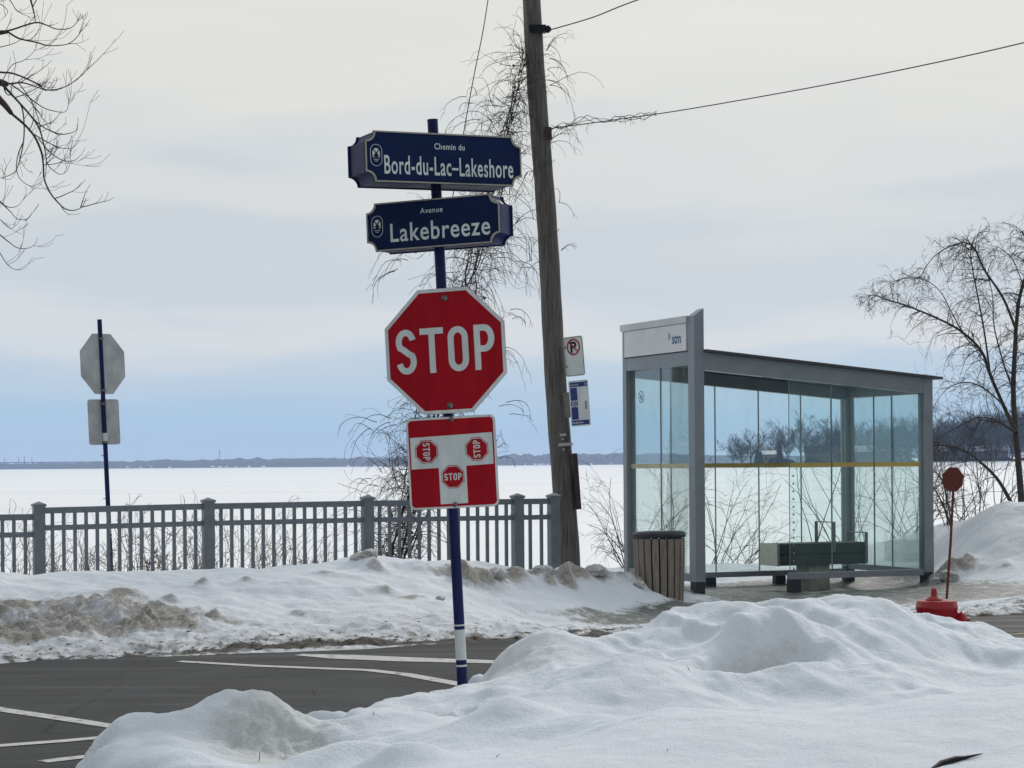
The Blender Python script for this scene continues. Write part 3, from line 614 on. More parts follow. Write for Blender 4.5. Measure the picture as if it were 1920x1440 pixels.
for i, px in enumerate([243, 268, 288, 322, 341, 402, 415, 428, 446, 470, 497, 655, 705, 752, 985, 1003, 1012, 1018, 1027, 1070, 1092, 1108, 1124, 1145, 1205, 1240, 1318]):
    Y = DS - rnd.uniform(5, 60); x = (px - 960) / FPX * Y; w = rnd.uniform(3, 8)
    fr = Frame((x, Y - 30, LZ), (1, 0, 0), (0, 1, 0)); m = MB(); h = rnd.uniform(1.2, 2.4)
    m.box(fr, -w / 2, w / 2, 0, 8, 0.4, 0.4 + h); m.prism(Frame((x, Y - 30, LZ + 0.4 + h), (0, 1, 0), (0, 0, 1)), [(-.5, 0), (8.5, 0), (4, 1.4)], -w / 2, w / 2)
    tag(m.build('shore_villa', M['roofsnow']), 'tiny white snow covered villa at the foot of the wooded far shore', 'house', 'villas on the far shore')
b = thing('bridge', 'long low bridge with thin pylons at the far left of the horizon', 'bridge', (-960 / FPX * 5200, 5200, LZ))
fr = Frame((0, 5200, LZ), (1, 0, 0), (0, 1, 0)); k = 5200 / FPX
MB().box(fr, -1200 * k, -742 * k, 0, 20, 15.0, 17.6).build('deck', M['steel_far'], b)
for px, tp in [(7, 27), (33, 29), (44, 34), (58, 28)]:
    x = (px - 960) * k; MB().tube([(x, 5210, LZ), (x, 5210, LZ + tp)], [1.1, .8], 6).build('pylon', M['steel_far'], b)
for px in range(-20, 125, 16):
    x = (px - 960) * k; MB().box(fr, x - 1, x + 1, 2, 18, 0, 15.0).build('pier', M['steel_far'], b)
for px, top, lab in [(412, 35, 'dark radio mast rising above the far wooded shore'), (296, 24, 'thin faint mast above the woods left of the taller radio mast')]:
    Y = DS + 250; x = (px - 960) / FPX * Y; t = thing('radio_mast', lab, 'mast', (x, Y, LZ)); m = MB()
    hgt = top * 1.15
    m.tube([(x, Y, LZ + 5), (x, Y, LZ + hgt)], [0.7, 0.4] if px > 400 else [.35, .25], 5); m.build('lattice_tower', M['steel_far'], t)
    if px > 400:
        for zz in (hgt - 1.5, hgt - 6, hgt - 10): MB().box(Frame((x, Y, LZ + zz), (1, 0, 0), (0, 1, 0)), -1.3, 1.3, -.8, .8, -.7, .7).build('antenna', M['steel_far'], t)

# ------------------------------------------------------------------ bare twigs, shrubs and trees
def perp(d, rn):
    v = Vector((rn.gauss(0, 1), rn.gauss(0, 1), rn.gauss(0, 1))); v -= d * v.dot(d); return v.normalized() if v.length > 1e-6 else d.orthogonal().normalized()
def twig(mb, p, d, L, r, rn, curl=0.25, grav=0.0, depth=0, kids=3, seg=5, spread=0.8, ratio=0.5, sides=4, wob=0.18, rmin=0.0016):
    """a wandering stem from p along d, drawn to gravity by grav (negative bends down), with kids side shoots"""
    p, d = Vector(p), Vector(d).normalized(); pts = [p.copy()]; ax = perp(d, rn); st_ = L / seg; dirs = [d.copy()]
    for i in range(seg):
        d = (d + ax * curl * rn.uniform(0.3, 1) / seg * 2 + perp(d, rn) * wob + Vector((0, 0, 1)) * grav * (i + 1) / seg).normalized()
        p = p + d * st_; pts.append(p.copy()); dirs.append(d.copy())
    rr = [max(rmin, r * (1 - 0.65 * i / seg)) for i in range(seg + 1)]
    mb.tube(pts, rr, sides if r > 0.004 else 3, True, False)
    if depth > 0:
        for k in range(kids):
            i = rn.randint(max(1, seg // 4), seg); q = pts[i]; dd = (dirs[i] + perp(dirs[i], rn) * spread * rn.uniform(.6, 1.3)).normalized()
            twig(mb, q, dd, L * ratio * rn.uniform(.6, 1.25), rr[i] * .65, rn, curl, grav, depth - 1, kids, max(3, seg - 1), spread, ratio, sides, wob, rmin)
    return pts
def smooth(pts, sub=4):
    P = [Vector(p) for p in pts]; out_ = []
    for i in range(len(P) - 1):
        p0, p1, p2, p3 = P[max(i - 1, 0)], P[i], P[i + 1], P[min(i + 2, len(P) - 1)]
        for k in range(sub):
            t = k / sub; out_.append(0.5 * ((2 * p1) + (p2 - p0) * t + (2 * p0 - 5 * p1 + 4 * p2 - p3) * t * t + (3 * p1 - p0 - 3 * p2 + p3) * t ** 3))
    return out_ + [P[-1]]

# the far point: bare trees, conifers and houses about a kilometre off
DP = 1060.0
pk = DP / FPX
prof = [(1340, -0.4), (1362, 0.4), (1400, 1.2), (1440, 1.3), (1500, 1.4), (1600, 2.4), (1750, 3.0), (1920, 3.2), (2500, 4)]
pxs = np.linspace(1340, 2500, 240); H = np.interp(pxs, [p[0] for p in prof], [p[1] for p in prof]); V = []
rows = [(-12, -0.6, 0), (0, 0.05, .3), (6, 0.6, .7), (30, 0.8, 1), (90, 1.2, 1), (260, 1.6, 1)]
for dy, m_, _ in rows:
    V += [((p - 960) / FPX * (DP + dy), DP + dy + 22 * math.exp(-((p - 1340) / 60) ** 2), LZ + max(-.4, H[i] * m_)) for i, p in enumerate(pxs)]
n = len(pxs); mb = MB(); mb.add(V, [(k * n + i, k * n + i + 1, (k + 1) * n + i + 1, (k + 1) * n + i) for k in range(len(rows) - 1) for i in range(n - 1)], True)
tag(mb.build('point_of_land', M['lake']), kind='structure')
def make_tree_mesh(seed, H, wide, dens):
    rn = random.Random(seed); tr = MB(); cr_ = MB()
    fork = H * rn.uniform(.18, .3)
    tr.tube([(0, 0, -.6), (rn.uniform(-.2, .2), 0, fork * .6), (rn.uniform(-.4, .4), 0, fork)], [.42, .34, .3], 6)
    for k in range(7):
        a = 2 * math.pi * (k + rn.random() * .6) / 7; up = rn.uniform(.55, 1.5)
        d = Vector((math.cos(a) * wide, math.sin(a) * wide, up * 1.25))
        twig(cr_, (0, 0, fork * rn.uniform(.8, 1.05)), d, H * rn.uniform(.5, .66), .2, rn, .25, .10, 3, dens, 6, .75, .55, 3, .12, .050)
    return tr, cr_
kinds = []
for i, (H, wide, dens) in enumerate([(20, .75, 5), (18, .55, 5), (22, .9, 5), (16, .7, 6), (19, .65, 6)]):
    tr, cr_ = make_tree_mesh(40 + i, H, wide, dens)
    t = thing('bare_tree', 'tall bare tree on the snowy point', 'tree'); tr.build('trunk', M['far_tree'], t, True); cr_.build('crown', M['far_tree'], t, True); kinds.append((t, H))
def bush_mesh(seed, n_=900, rx=1.0, rz=1.0, size=.12):
    rn = random.Random(seed); m = MB()
    for _ in range(n_):
        v = Vector((rn.gauss(0, 1), rn.gauss(0, 1), rn.gauss(0, 1))).normalized() * (rn.random() ** .4); v.x *= rx * (1 - .25 * v.z); v.y *= rx; v.z = v.z * rz
        a, b2 = perp(Vector((0, 0, 1)), rn) * size, Vector((rn.gauss(0, .4), rn.gauss(0, .4), 1)).normalized() * size
        m.add([v - a - b2, v + a - b2 * .4, v + b2], [(0, 1, 2)])
    return m
def conifer_mesh(seed, H=10.0, r0=2.2, tiers=26):
    rn = random.Random(seed); m = MB()
    for k in range(tiers):
        f = k / tiers; z = H * (.06 + .94 * f); r = r0 * (1 - f) ** .8 * rn.uniform(.8, 1.1) + .12
        for j in range(18):
            a = 2 * math.pi * (j + rn.random()) / 18; rr = r * rn.uniform(.6, 1.1); w = .22 + .12 * r
            d = Vector((math.cos(a), math.sin(a), 0)); q = Vector((-d.y, d.x, 0)) * w
            m.add([Vector((0, 0, z + .35)), d * rr + q + Vector((0, 0, z - .35)), d * rr - q + Vector((0, 0, z - .35))], [(0, 1, 2)])
    return m
con = thing('spruce_tree', 'dark spruce on the snowy point', 'tree'); MB().tube([(0, 0, -.5), (0, 0, 9.5)], [.25, .05], 6).build('trunk', M['far_tree'], con, True); conifer_mesh(3).build('crown', M['conifer'], con, True)
hedge = tag(bush_mesh(5, 1600, 1.0, 1.0, .13).build('round_shrub', M['conifer']), 'dark rounded evergreen shrub on the snowy point', 'shrub')
used = set()
def put(src, px, base_z, hpx, refH, label, group=None, dy=0.0, wmul=1.0, rot=None):
    Y = DP + dy; s = hpx * Y / FPX / refH
    o = src if src.name not in used else copy_tree(src); used.add(src.name)
    o.location = ((px - 960) / FPX * Y, Y, LZ + base_z); o.scale = (s * wmul, s * wmul, s); o.rotation_euler = (0, 0, rot if rot is not None else rnd.uniform(0, 6.28))
    tag(o, label, 'tree' if 'tree' in o.name else 'shrub', group); return o
LB = 'bare grey tree among the houses on the snowy point'
GB = 'bare trees on the far point'
T5 = [k for k, _ in kinds]; HH = [h for _, h in kinds]
def bt(i, px, hpx, label=LB, group=GB, dy=25, w=1.0, bz=1.0): put(T5[i], px, bz, hpx, HH[i] * .95, label, group, dy, w)
bt(1, 1375, 52, 'slender bare tree standing leftmost at the tip of the snowy point', None, 10, .85, .7)
bt(3, 1391, 40, 'low dense bare tree second from the tip of the snowy point', None, 14, 1.1, .8)
bt(0, 1408, 64, 'broad bare tree towering beside the small dark spruce near the point tip', None, 16, 1.1, .8)
bt(4, 1433, 32, 'short bare tree just left of the tan house on the point', None, 50, 1.1)
for i, px, hp, dy, w in [(1, 1454, 62, 60, .8), (4, 1476, 60, 60, .9), (2, 1501, 80, 40, .95), (0, 1519, 58, 60, .9), (3, 1536, 48, 40, 1.2), (1, 1549, 62, 50, .8), (4, 1565, 76, 45, .9), (3, 1578, 54, 50, 1.1), (2, 1592, 66, 70, .9), (0, 1612, 72, 50, .8),
                  (1, 1630, 62, 60, 1), (4, 1645, 60, 30, 1.1), (2, 1660, 72, 50, .8), (3, 1676, 62, 40, 1.2), (0, 1692, 74, 50, 1.0), (4, 1706, 78, 60, 1.1), (2, 1722, 72, 70, 1.0), (3, 1738, 66, 40, 1.2), (1, 1752, 70, 60, 1.1), (0, 1768, 74, 60, 1), (4, 1784, 70, 40, 1.1),
                  (2, 1800, 82, 70, 1), (3, 1812, 70, 40, 1.2), (1, 1826, 78, 60, 1.2), (4, 1840, 84, 70, 1.1), (0, 1856, 84, 60, 1.1), (3, 1868, 76, 40, 1.3), (2, 1884, 88, 70, 1.1), (4, 1898, 84, 50, 1.2), (1, 1912, 88, 60, 1.2), (0, 1930, 86, 60, 1.2), (2, 1950, 88, 60, 1.2),
                  (3, 1702, 37, 90, 1.3), (3, 1664, 34, 90, 1.3), (3, 1622, 32, 90, 1.3), (3, 1790, 44, 90, 1.3), (3, 1850, 47, 90, 1.3), (3, 1906, 48, 90, 1.3), (3, 1756, 39, 90, 1.3), (3, 1580, 31, 95, 1.3), (3, 1545, 28, 95, 1.3)]:
    bt(i, px, hp, LB, GB, dy, w, 1.6)
put(con, 1420, 1.0, 38, 10.2, 'small dark spruce beside the broad bare tree near the point tip', None, 20, 1.3)
put(con, 1426, 1.0, 30, 10.2, 'smallest dark spruce just left of the tan house', None, 22, 1.5)
put(con, 1462, .8, 52, 10.2, 'tall dark spruce standing right of the tan house', None, 12, 1.15)
LSH = 'dark rounded evergreen shrub in front of the houses on the point'
for i, (px, hp, dy, w) in enumerate([(1449, 10, 8, 1.0), (1472, 9, 10, 1.3), (1482, 7, 12, 1.5), (1519, 9, 6, 1.3), (1532, 8, 8, 1.6), (1600, 7, 14, 1.6), (1670, 8, 20, 1.8), (1700, 9, 20, 1.8), (1752, 8, 40, 1.8), (1810, 9, 40, 1.8), (1845, 8, 40, 2), (1885, 9, 40, 2), (1915, 8, 40, 2)]):
    put(hedge, px, 1.2 + hp * pk * .5, hp, 1.0, LSH, 'shrubs on the far point', dy, w)
house('lake_house', 1444, DP + 30, 9, 8, 5.0, 0.6, M['hw1'], M['roofsnow'], 'small tan house between the small spruces and the tall spruce', yaw=.3)
house('lake_house', 1541, DP + 35, 17, 10, 5.2, 0.9, M['hw2'], M['roofdark'], 'wide dark brown house behind the shrubs, seen right of the front glass edge', yaw=-.1)
house('lake_house', 1577, DP + 50, 9, 8, 5.4, 1.2, M['hw2'], M['roofsnow'], 'dark house with a snowy roof, beside the shelter back corner post', yaw=.15)
house('lake_house', 1628, DP + 40, 15, 10, 5.0, 1.6, M['hw2'], M['roofsnow'], 'wide house with a snowy roof seen through the right end glass', yaw=.05)
house('lake_house', 1672, DP + 45, 12, 10, 5.0, 1.8, M['hw1'], M['roofsnow'], 'tan house seen through the glass nearest the right front post', yaw=-.15)
house('lake_house', 1772, DP + 45, 18, 10, 5.0, 1.8, M['hw2'], M['roofsnow'], 'long low dark house above the red hydrant marker', yaw=.1)
house('lake_house', 1822, DP + 45, 12, 10, 4.6, 1.8, M['hw2'], M['roofsnow'], 'dark house just right of the red hydrant marker', yaw=-.1)
house('lake_house', 1870, DP + 50, 12, 10, 5.0, 2.0, M['hw1'], M['roofsnow'], 'tan house behind the branches of the right tree', yaw=.1)

# ------------------------------------------------------------------ fence along the lake
y0, A_, B_ = 23.2, 0.0768, 0.0319
x0 = (72 - 960) / FPX * y0
fu = Vector((A_, B_, 0)).normalized(); step = math.hypot(A_, B_) * y0
FO = Vector((x0, y0, 0)); fn = Vector((-fu.y, fu.x, 0))
fence = thing('lakeside_fence', 'slate grey metal railing fence with square capped posts along the lake', 'fence', (x0, y0, 0))
def fpos(i): return FO + fu * (step * i)
caps = {-1: 958, 0: 942, 1: 934.5, 2: 929.5, 3: 926.5}
def capz(i):
    p = fpos(i); px = 960 + FPX * p.x / p.y
    return at(px, caps[i], p.y).z
pz = {i: capz(i) for i in caps}; pz[-2] = pz[-1] - .04; pz[3.25] = pz[3]; pz[-1] = pz[0] - 0.07
def fpost(i, h):
    p = fpos(i); fr = Frame((p.x, p.y, 0), fu, fn, (0, 0, 1)); w = 0.062
    m = MB(); m.box(fr, -w, w, -w, w, -0.3, h - 0.045)
    po = m.build('post', M['fence'], fence)
    m = MB(); c2 = w + .012; m.box(fr, -c2, c2, -c2, c2, h - .045, h - .02)
    k = len(m.v); m.add([fr(-c2, -c2, h - .02), fr(c2, -c2, h - .02), fr(c2, c2, h - .02), fr(-c2, c2, h - .02), fr(0, 0, h + .012)], [(0, 1, 4), (1, 2, 4), (2, 3, 4), (3, 0, 4)])
    m.build('post_cap', M['fence'], po)
    m = MB(); c3 = w + .006; m.box(fr, -c3, c3, -c3, c3, h - .26, h - .245); m.build('collar', M['fence'], po)
    return fr
for i in (-2, -1, 0, 1, 2, 3, 3.25): fpost(i, pz[i])
def fbay(i, j, nb):
    pa, pb = fpos(i), fpos(j); L = (pb - pa).length; zr = min(pz[i], pz[j]) if i < 0 else (pz[i] + pz[j]) / 2
    fr = Frame((pa.x, pa.y, 0), fu, fn, (0, 0, 1)); w = .062
    za, zb = pz[i] - .028, pz[j] - .028
    if j == 0: za = zb = pz[-1] - .028
    for dz, hh in ((0.0, .068), (-.20, .058), (-1.02, .05)):
        m = MB(); o = [(w, za - .03 + dz), (L - w, zb - .03 + dz)]
        vs = []
        for x, z in o: vs += [fr(x, y, zz) for y in (-.025, .025) for zz in (z - hh, z)]
        m.add(vs, [(0, 2, 3, 1), (4, 5, 7, 6), (0, 1, 5, 4), (2, 6, 7, 3), (0, 4, 6, 2), (1, 3, 7, 5)]); m.build('rail', M['fence'], fence)
    for k in range(nb):
        x = w + (L - 2 * w) * (k + .7) / (nb + .4); z = za + (zb - za) * x / L
        MB().box(fr, x - .019, x + .019, -.0145, .0145, z - 1.05, z - .099).build('baluster', M['fence'], fence)
for i, j, nb in ((-2, -1, 14), (-1, 0, 14), (0, 1, 14), (1, 2, 14), (2, 3, 14), (3, 3.25, 2)): fbay(i, j, nb)

# ------------------------------------------------------------------ stop sign on its leaning navy post
PB, PT = at(868, 1300, 12.4), at(811, 226, 12.4)
pb_dir = (PT - PB).normalized()
def post_at(py):
    f = (py - 1300) / (226 - 1300); return PB + (PT - PB) * f
def sign_frame(o, yaw, updir, fwd):
    """frame of a plate: x right, y up, z towards the viewer; yaw > 0 brings the right edge nearer"""
    b = Vector(updir).normalized(); a0 = b.cross(Vector((0, -1, 0))); a0 = (a0 if a0.x > 0 else -a0).normalized()
    n0 = a0.cross(b).normalized()
    a = a0 * math.cos(yaw) + n0 * math.sin(yaw); n = a.cross(b).normalized()
    return Frame(Vector(o) + n * fwd, a, b, n)
stop = thing('stop_sign', 'red octagonal STOP sign with three way plate on leaning navy post in near snow', 'stop sign', PB)
m = MB(); m.tube([PB - pb_dir * .5, PT], .0315, 20); post = m.build('post', M['navy'], stop)
m = MB(); m.tube([PT, PT + pb_dir * .006], .033, 20); m.build('post_cap', M['navy'], post)
for y_a, y_b in ((1180, 1237), (1170.5, 1173.5), (1246, 1249.5)):
    m = MB(); m.tube([post_at(y_a), post_at(y_b)], .0321, 20, caps=False); m.build('reflective_band', M['white_sheet'], post)
def octo(r): return [(r / math.cos(math.pi / 8) * math.cos(math.pi / 8 + k * math.pi / 4), r / math.cos(math.pi / 8) * math.sin(math.pi / 8 + k * math.pi / 4)) for k in range(8)]
def arc(cx, cy, rx, ry, a0, a1, n=10): return [(cx + rx * math.cos(R(a0 + (a1 - a0) * i / n)), cy + ry * math.sin(R(a0 + (a1 - a0) * i / n))) for i in range(n + 1)]
def stop_word(mb, fr, cx, cy, h, w, z0, z1, sw, rot=0.0):
    """S T O P as strokes, cap height h, whole width w"""
    cr_, sr_ = math.cos(rot), math.sin(rot)
    g = Frame(fr(cx, cy), fr.a * cr_ + fr.b * sr_, fr.b * cr_ - fr.a * sr_, fr.c)
    lw = w * .205; gap = (w - 4 * lw) / 3; H = h - sw; b = -H / 2
    for k, ch in enumerate('STOP'):
        x = -w / 2 + k * (lw + gap) + lw / 2; q = lw / 2 - sw / 2
        if ch == 'S':
            r = H / 4; p = arc(x, b + 3 * r, q, r, 12, 90, 6) + arc(x, b + 3 * r, q, r, 90, 215, 10)[1:] + [(x - q * .35, b + 2.22 * r), (x + q * .35, b + 1.78 * r)] + arc(x, b + r, q, r, 35, -90, 10) + arc(x, b + r, q, r, -90, -168, 6)[1:]
            mb.ribbon(g, p, sw, z0, z1)
        elif ch == 'T':
            mb.ribbon(g, [(x - lw * .58, H / 2), (x + lw * .58, H / 2)], sw, z0, z1); mb.ribbon(g, [(x, H / 2 - sw / 2), (x, b - sw / 2)], sw, z0, z1)
        elif ch == 'O':
            p = arc(x, H / 2 - q * 1.15, q, q * 1.15, 0, 180, 12) + arc(x, b + q * 1.15, q, q * 1.15, 180, 360, 12)
            mb.ribbon(g, p, sw, z0, z1, True)
        else:
            mb.ribbon(g, [(x - q, b - sw / 2), (x - q, H / 2 + sw / 2)], sw, z0, z1)
            r = H * .27; mb.ribbon(g, [(x - q + sw / 2, H / 2), (x + q - r * .7, H / 2)] + arc(x + q - r * .7, H / 2 - r, r * .7, r, 90, -90, 12)[1:] + [(x - q + sw / 2, H / 2 - 2 * r)], sw, z0, z1)
    return mb
def bolt(fr, x, y, r, parent):
    m = MB(); m.lathe(fr(x, y, 0), fr.c, [(r * 1.7, .002), (r * 1.7, .005), (r, .0055), (r, .014), (r * .5, .017)], 14); return m.build('bolt', M['bolt'], parent)
ctr = (at(723, 615, 12.4) + at(955, 703, 12.4)) / 2
fr = sign_frame(at(839.5, 658.5, 12.4), R(15), pb_dir, .05)
rr = .372
plate = MB().prism(fr, octo(rr), -.003, 0).build('stop_plate', M['red_sheet'], stop); plate['label'] = 'red octagonal plate reading STOP'
MB().ring(fr, octo(rr - .001), octo(rr - .0215), .0008, .0018).build('border', M['white_sheet'], plate)
m = MB(); stop_word(m, fr, 0, .008, .268, .612, .0008, .0018, .0375); m.build('lettering', M['white_sheet'], plate)
for p in ((834.5, 559), (845.5, 760)):
    q = at(p[0], p[1], 12.36) - fr.o; bolt(fr, q.dot(fr.a), q.dot(fr.b), .011, plate)
# three way plate
fr = sign_frame(at(851, 867, 12.4), R(9), pb_dir, .05)
def rrect(w, h, r, n=5):
    o = []
    for cx, cy, a in ((w / 2 - r, h / 2 - r, 0), (-w / 2 + r, h / 2 - r, 90), (-w / 2 + r, -h / 2 + r, 180), (w / 2 - r, -h / 2 + r, 270)): o += arc(cx, cy, r, r, a, a + 90, n)
    return o
tw, th = .54, .545
tpl = MB().prism(fr, rrect(tw, th, .035), -.003, 0).build('direction_plate', M['red_sheet'], stop); tpl['label'] = 'square red plate with a white T road and three small STOP octagons'
MB().ring(fr, rrect(tw - .002, th - .002, .034), rrect(tw - .026, th - .026, .024), .0008, .0018).build('border', M['white_sheet'], tpl)
m = MB(); T0, T1 = .155, -.02
m.prism(fr, [(-.248, T0 + .003), (-.248, T1 - .01), (-.083, T1 - .008), (-.083, -.245), (.083, -.245), (.083, T1 - .004), (.248, T1), (.248, T0 + .012)], .0008, .0016); m.build('road_symbol', M['white_sheet'], tpl)
for cx, cy, rot in ((-.152, .072, R(-90)), (.152, .072, R(90)), (0.0, -.085, 0)):
    g = Frame(fr(cx, cy), fr.a, fr.b, fr.c); r0 = .0685
    so = MB().prism(g, octo(r0), .0017, .0026).build('stop_octagon', M['red_sheet'], tpl)
    m = MB(); m.ring(g, octo(r0 - .004), octo(r0 - .0075), .0027, .0034); stop_word(m, g, 0, 0, .042, .105, .0027, .0034, .0068, rot)
    # lettering of the small octagon sits one level up so that the nesting stays at sub-part depth
    m.build('octagon_lettering', M['white_sheet'], tpl)
for p in ((847, 786), (854.5, 946)):
    q = at(p[0], p[1], 12.36) - fr.o; bolt(fr, q.dot(fr.a), q.dot(fr.b), .009, tpl)

# street name boxes
def notched(w, h, r, n=8):
    """rectangle whose corners are cut by concave quarter circles"""
    o = []
    for sx, sy, a0, a1 in ((1, 1, 270, 180), (-1, 1, 360, 270), (-1, -1, 90, 0), (1, -1, 180, 90)):
        o += arc(sx * w / 2, sy * h / 2, r, r, a0, a1, n)
    return o
def street_sign(o, yaw, roll, w, h, depth, label, small, big, sxy, bxy, kind):
    up = Vector((-math.sin(roll), 0, math.cos(roll)))
    fr = sign_frame(o, yaw, up, 0.0)
    f0 = Frame(fr(0, 0, depth / 2), fr.a, fr.b, fr.c)
    t = thing('street_name_sign', label, 'street sign', o)
    MB().prism(f0, notched(w - .02, h - .012, h * .18), -depth, -.012).build('box', M['navy'], t)
    fc = MB().prism(f0, notched(w, h, h * .19), -.0115, 0).build('face', M['navy_face'], t)
    b = MB(); b.ring(f0, notched(w - .003, h - .003, h * .19), notched(w - .019, h - .019, h * .193), .0006, .0075); b.build('border', M['grey_trim'], t)
    b = MB(); b.ring(Frame(f0.o - f0.c * depth, f0.a, f0.b, f0.c), notched(w, h, h * .19), notched(w - .03, h - .03, h * .19), -.001, .01); b.build('back_rim', M['navy'], t)
    m = MB(); text_into(m, small, f0, sxy[0], sxy[1], sxy[2], 0.8, 0.008, .001, 'CENTER', sxy[3], 0.0, 1.12)
    text_into(m, big, f0, bxy[0], bxy[1], bxy[2], 1, 0.012, .001, 'CENTER', bxy[3], 0.0, 1.1); m.build('lettering', M['white_sheet'], t)
    # windmill emblem in an upright oval
    ex, ey, ew, eh = -w / 2 + .070, .006, .074, .128
    def oval(k): 
        a, b2 = ew / 2 * k, eh / 2 - ew / 2 + ew / 2 * k
        return arc(ex, ey + b2 - a, a, a, 0, 180, 12) + arc(ex, ey - b2 + a, a, a, 180, 360, 12)
    e = MB(); e.ring(f0, oval(1.0), oval(.93), .001, .002)
    e.prism(f0, [(ex - .023, ey - .012)] + list(reversed(arc(ex, ey + .014, .023, .027, 0, 180, 12))) + [(ex + .023, ey - .012)], .001, .0016)
    for yy, ww in ((-.024, .036), (-.034, .022)): e.prism(f0, [(ex - ww / 2, ey + yy - .0014), (ex + ww / 2, ey + yy - .0014), (ex + ww / 2, ey + yy + .0014), (ex - ww / 2, ey + yy + .0014)], .001, .002)
    em = e.build('emblem', M['white_sheet'], t)
    e = MB(); e.prism(f0, [(ex - .011, ey - .0125), (ex + .011, ey - .0125), (ex + .006, ey + .016), (ex - .006, ey + .016)], .0018, .0024)
    for sg in (1, -1): e.ribbon(f0, [(ex - .018, ey + .012 - sg * .019), (ex + .018, ey + .012 + sg * .019)], .006, .0025 + sg * .0002, .003 + sg * .0002)
    e.build('windmill', M['black'], em)
    return t
street_sign(at(816, 304, 12.4), R(-26), R(1.3), 1.01, .300, .27, 'long navy street sign reading Chemin du Bord-du-Lac–Lakeshore', 'Chemin du', 'Bord-du-Lac–Lakeshore',
            (.035, .055, .035, .195), (.032, -.098, .108, .835), 1)
street_sign(at(824, 421, 12.4), R(22), R(1.6), .865, .290, .20, 'shorter navy street sign reading Avenue Lakebreeze', 'Avenue', 'Lakebreeze',
            (-.005, .062, .032, .145), (.045, -.092, .108, .645), 2)

# ------------------------------------------------------------------ second stop sign, seen from behind
QB, QT = at(209, 1085, 25.6), at(186.5, 599, 25.6)
qd = (QT - QB).normalized()
far = thing('stop_sign', 'stop sign seen from behind, bare grey plates on thin navy post by lake', 'stop sign', QB)
p2 = MB().tube([QB - qd * .5, QT], .029, 14).build('post', M['navy'], far)
def qat(py): return QB + (QT - QB) * ((py - 1085) / (599 - 1085))
for a, b2 in ((986, 1001), (980, 982.5), (1006, 1008), (812, 829)): MB().tube([qat(a), qat(b2)], .0296, 14, caps=False).build('reflective_band', M['white_sheet'], p2)
fr = sign_frame(at(196.5, 682, 25.6), R(-55), qd, -.034)
MB().prism(fr, octo(.372), -.003, 0).build('stop_plate', M['alu'], far)
fr = sign_frame(at(198.5, 791, 25.6), R(-52), qd, -.034)
MB().prism(fr, rrect(.5, .56, .035), -.003, 0).build('direction_plate', M['alu'], far)
for py in (635, 732, 757, 829):
    m = MB(); q = qat(py); m.tube([q - qd * .012, q + qd * .012], .037, 12); m.tube([q + Vector((-.05, -.0, 0)), q + Vector((.05, 0, 0))], .006, 6); m.build('clamp', M['bolt'], far)
for py in (854, 935):
    q = qat(py); MB().tube([q, q + Vector((-.055, -.01, 0))], .006, 6).build('clamp', M['bolt'], far)

# ------------------------------------------------------------------ utility pole with its signs and wires
UB, UT = at(1067, 1082, 26.4), at(997, 0, 26.4)
ud = (UT - UB).normalized(); UTOP = UB + ud * 11.2
pole = thing('utility_pole', 'tall weathered wooden utility pole leaning left beside the fence end', 'utility pole', UB)
def upt(py): f = (py - 1082) / (0 - 1082); return UB + (UT - UB) * f
pts = []; rad = []
for i in range(61):
    f = i / 60; p = UB - ud * .5 + ud * 11.7 * f; pts.append(p + Vector((.010 * math.sin(3.1 * f * 6), 0, 0))); rad.append(.150 - .052 * f + .0025 * math.sin(i * 1.7))
pm = MB().tube(pts, rad, 22).build('pole', M['wood_pole'], pole)
m = MB(); f_ = Frame(upt(58), (1, 0, 0), ud); m.box(f_, -.06, .155, -.045, .045, .05, .17); m.lathe(f_(.14, 0, .1), (1, 0, .0), [(.03, 0), (.05, .03), (.05, .05), (.02, .08)], 10); m.build('wire_bracket', M['black'], pole)
m = MB(); f_ = Frame(upt(250), (1, 0, 0), ud); m.box(f_, .06, .142, -.09, .06, .04, .13); m.build('wire_bracket', M['brown'], pole)
f_ = sign_frame(upt(834), 0, ud, .14); MB().box(f_, -.03, .15, -.02, .02, -.01, .012).build('steel_strap', M['alu'], pole)
for py in (824, 843):
    q = sign_frame(upt(py), 0, ud, .145); MB().lathe(q(.03, 0, 0), q.c, [(.016, 0), (.016, .012), (.006, .016)], 10).build('bolt', M['alu'], pole)
q = sign_frame(upt(816), 0, ud, .148); MB().box(q, -.005, .075, -.016, .016, -.004, .004).build('tag_plate', M['alu'], pole)
# cable guard board on the right flank
a, b2 = at(1077, 850, 26.3), at(1085, 955, 26.3); f_ = Frame(a, (1, 0, .0), b2 - a); f_ = Frame(a, (b2 - a).cross(Vector((0, -1, 0))), b2 - a)
MB().bbox(f_, -.035, .035, 0, (b2 - a).length, -.05, .05, .008).build('cable_guard', M['brown'], pole)
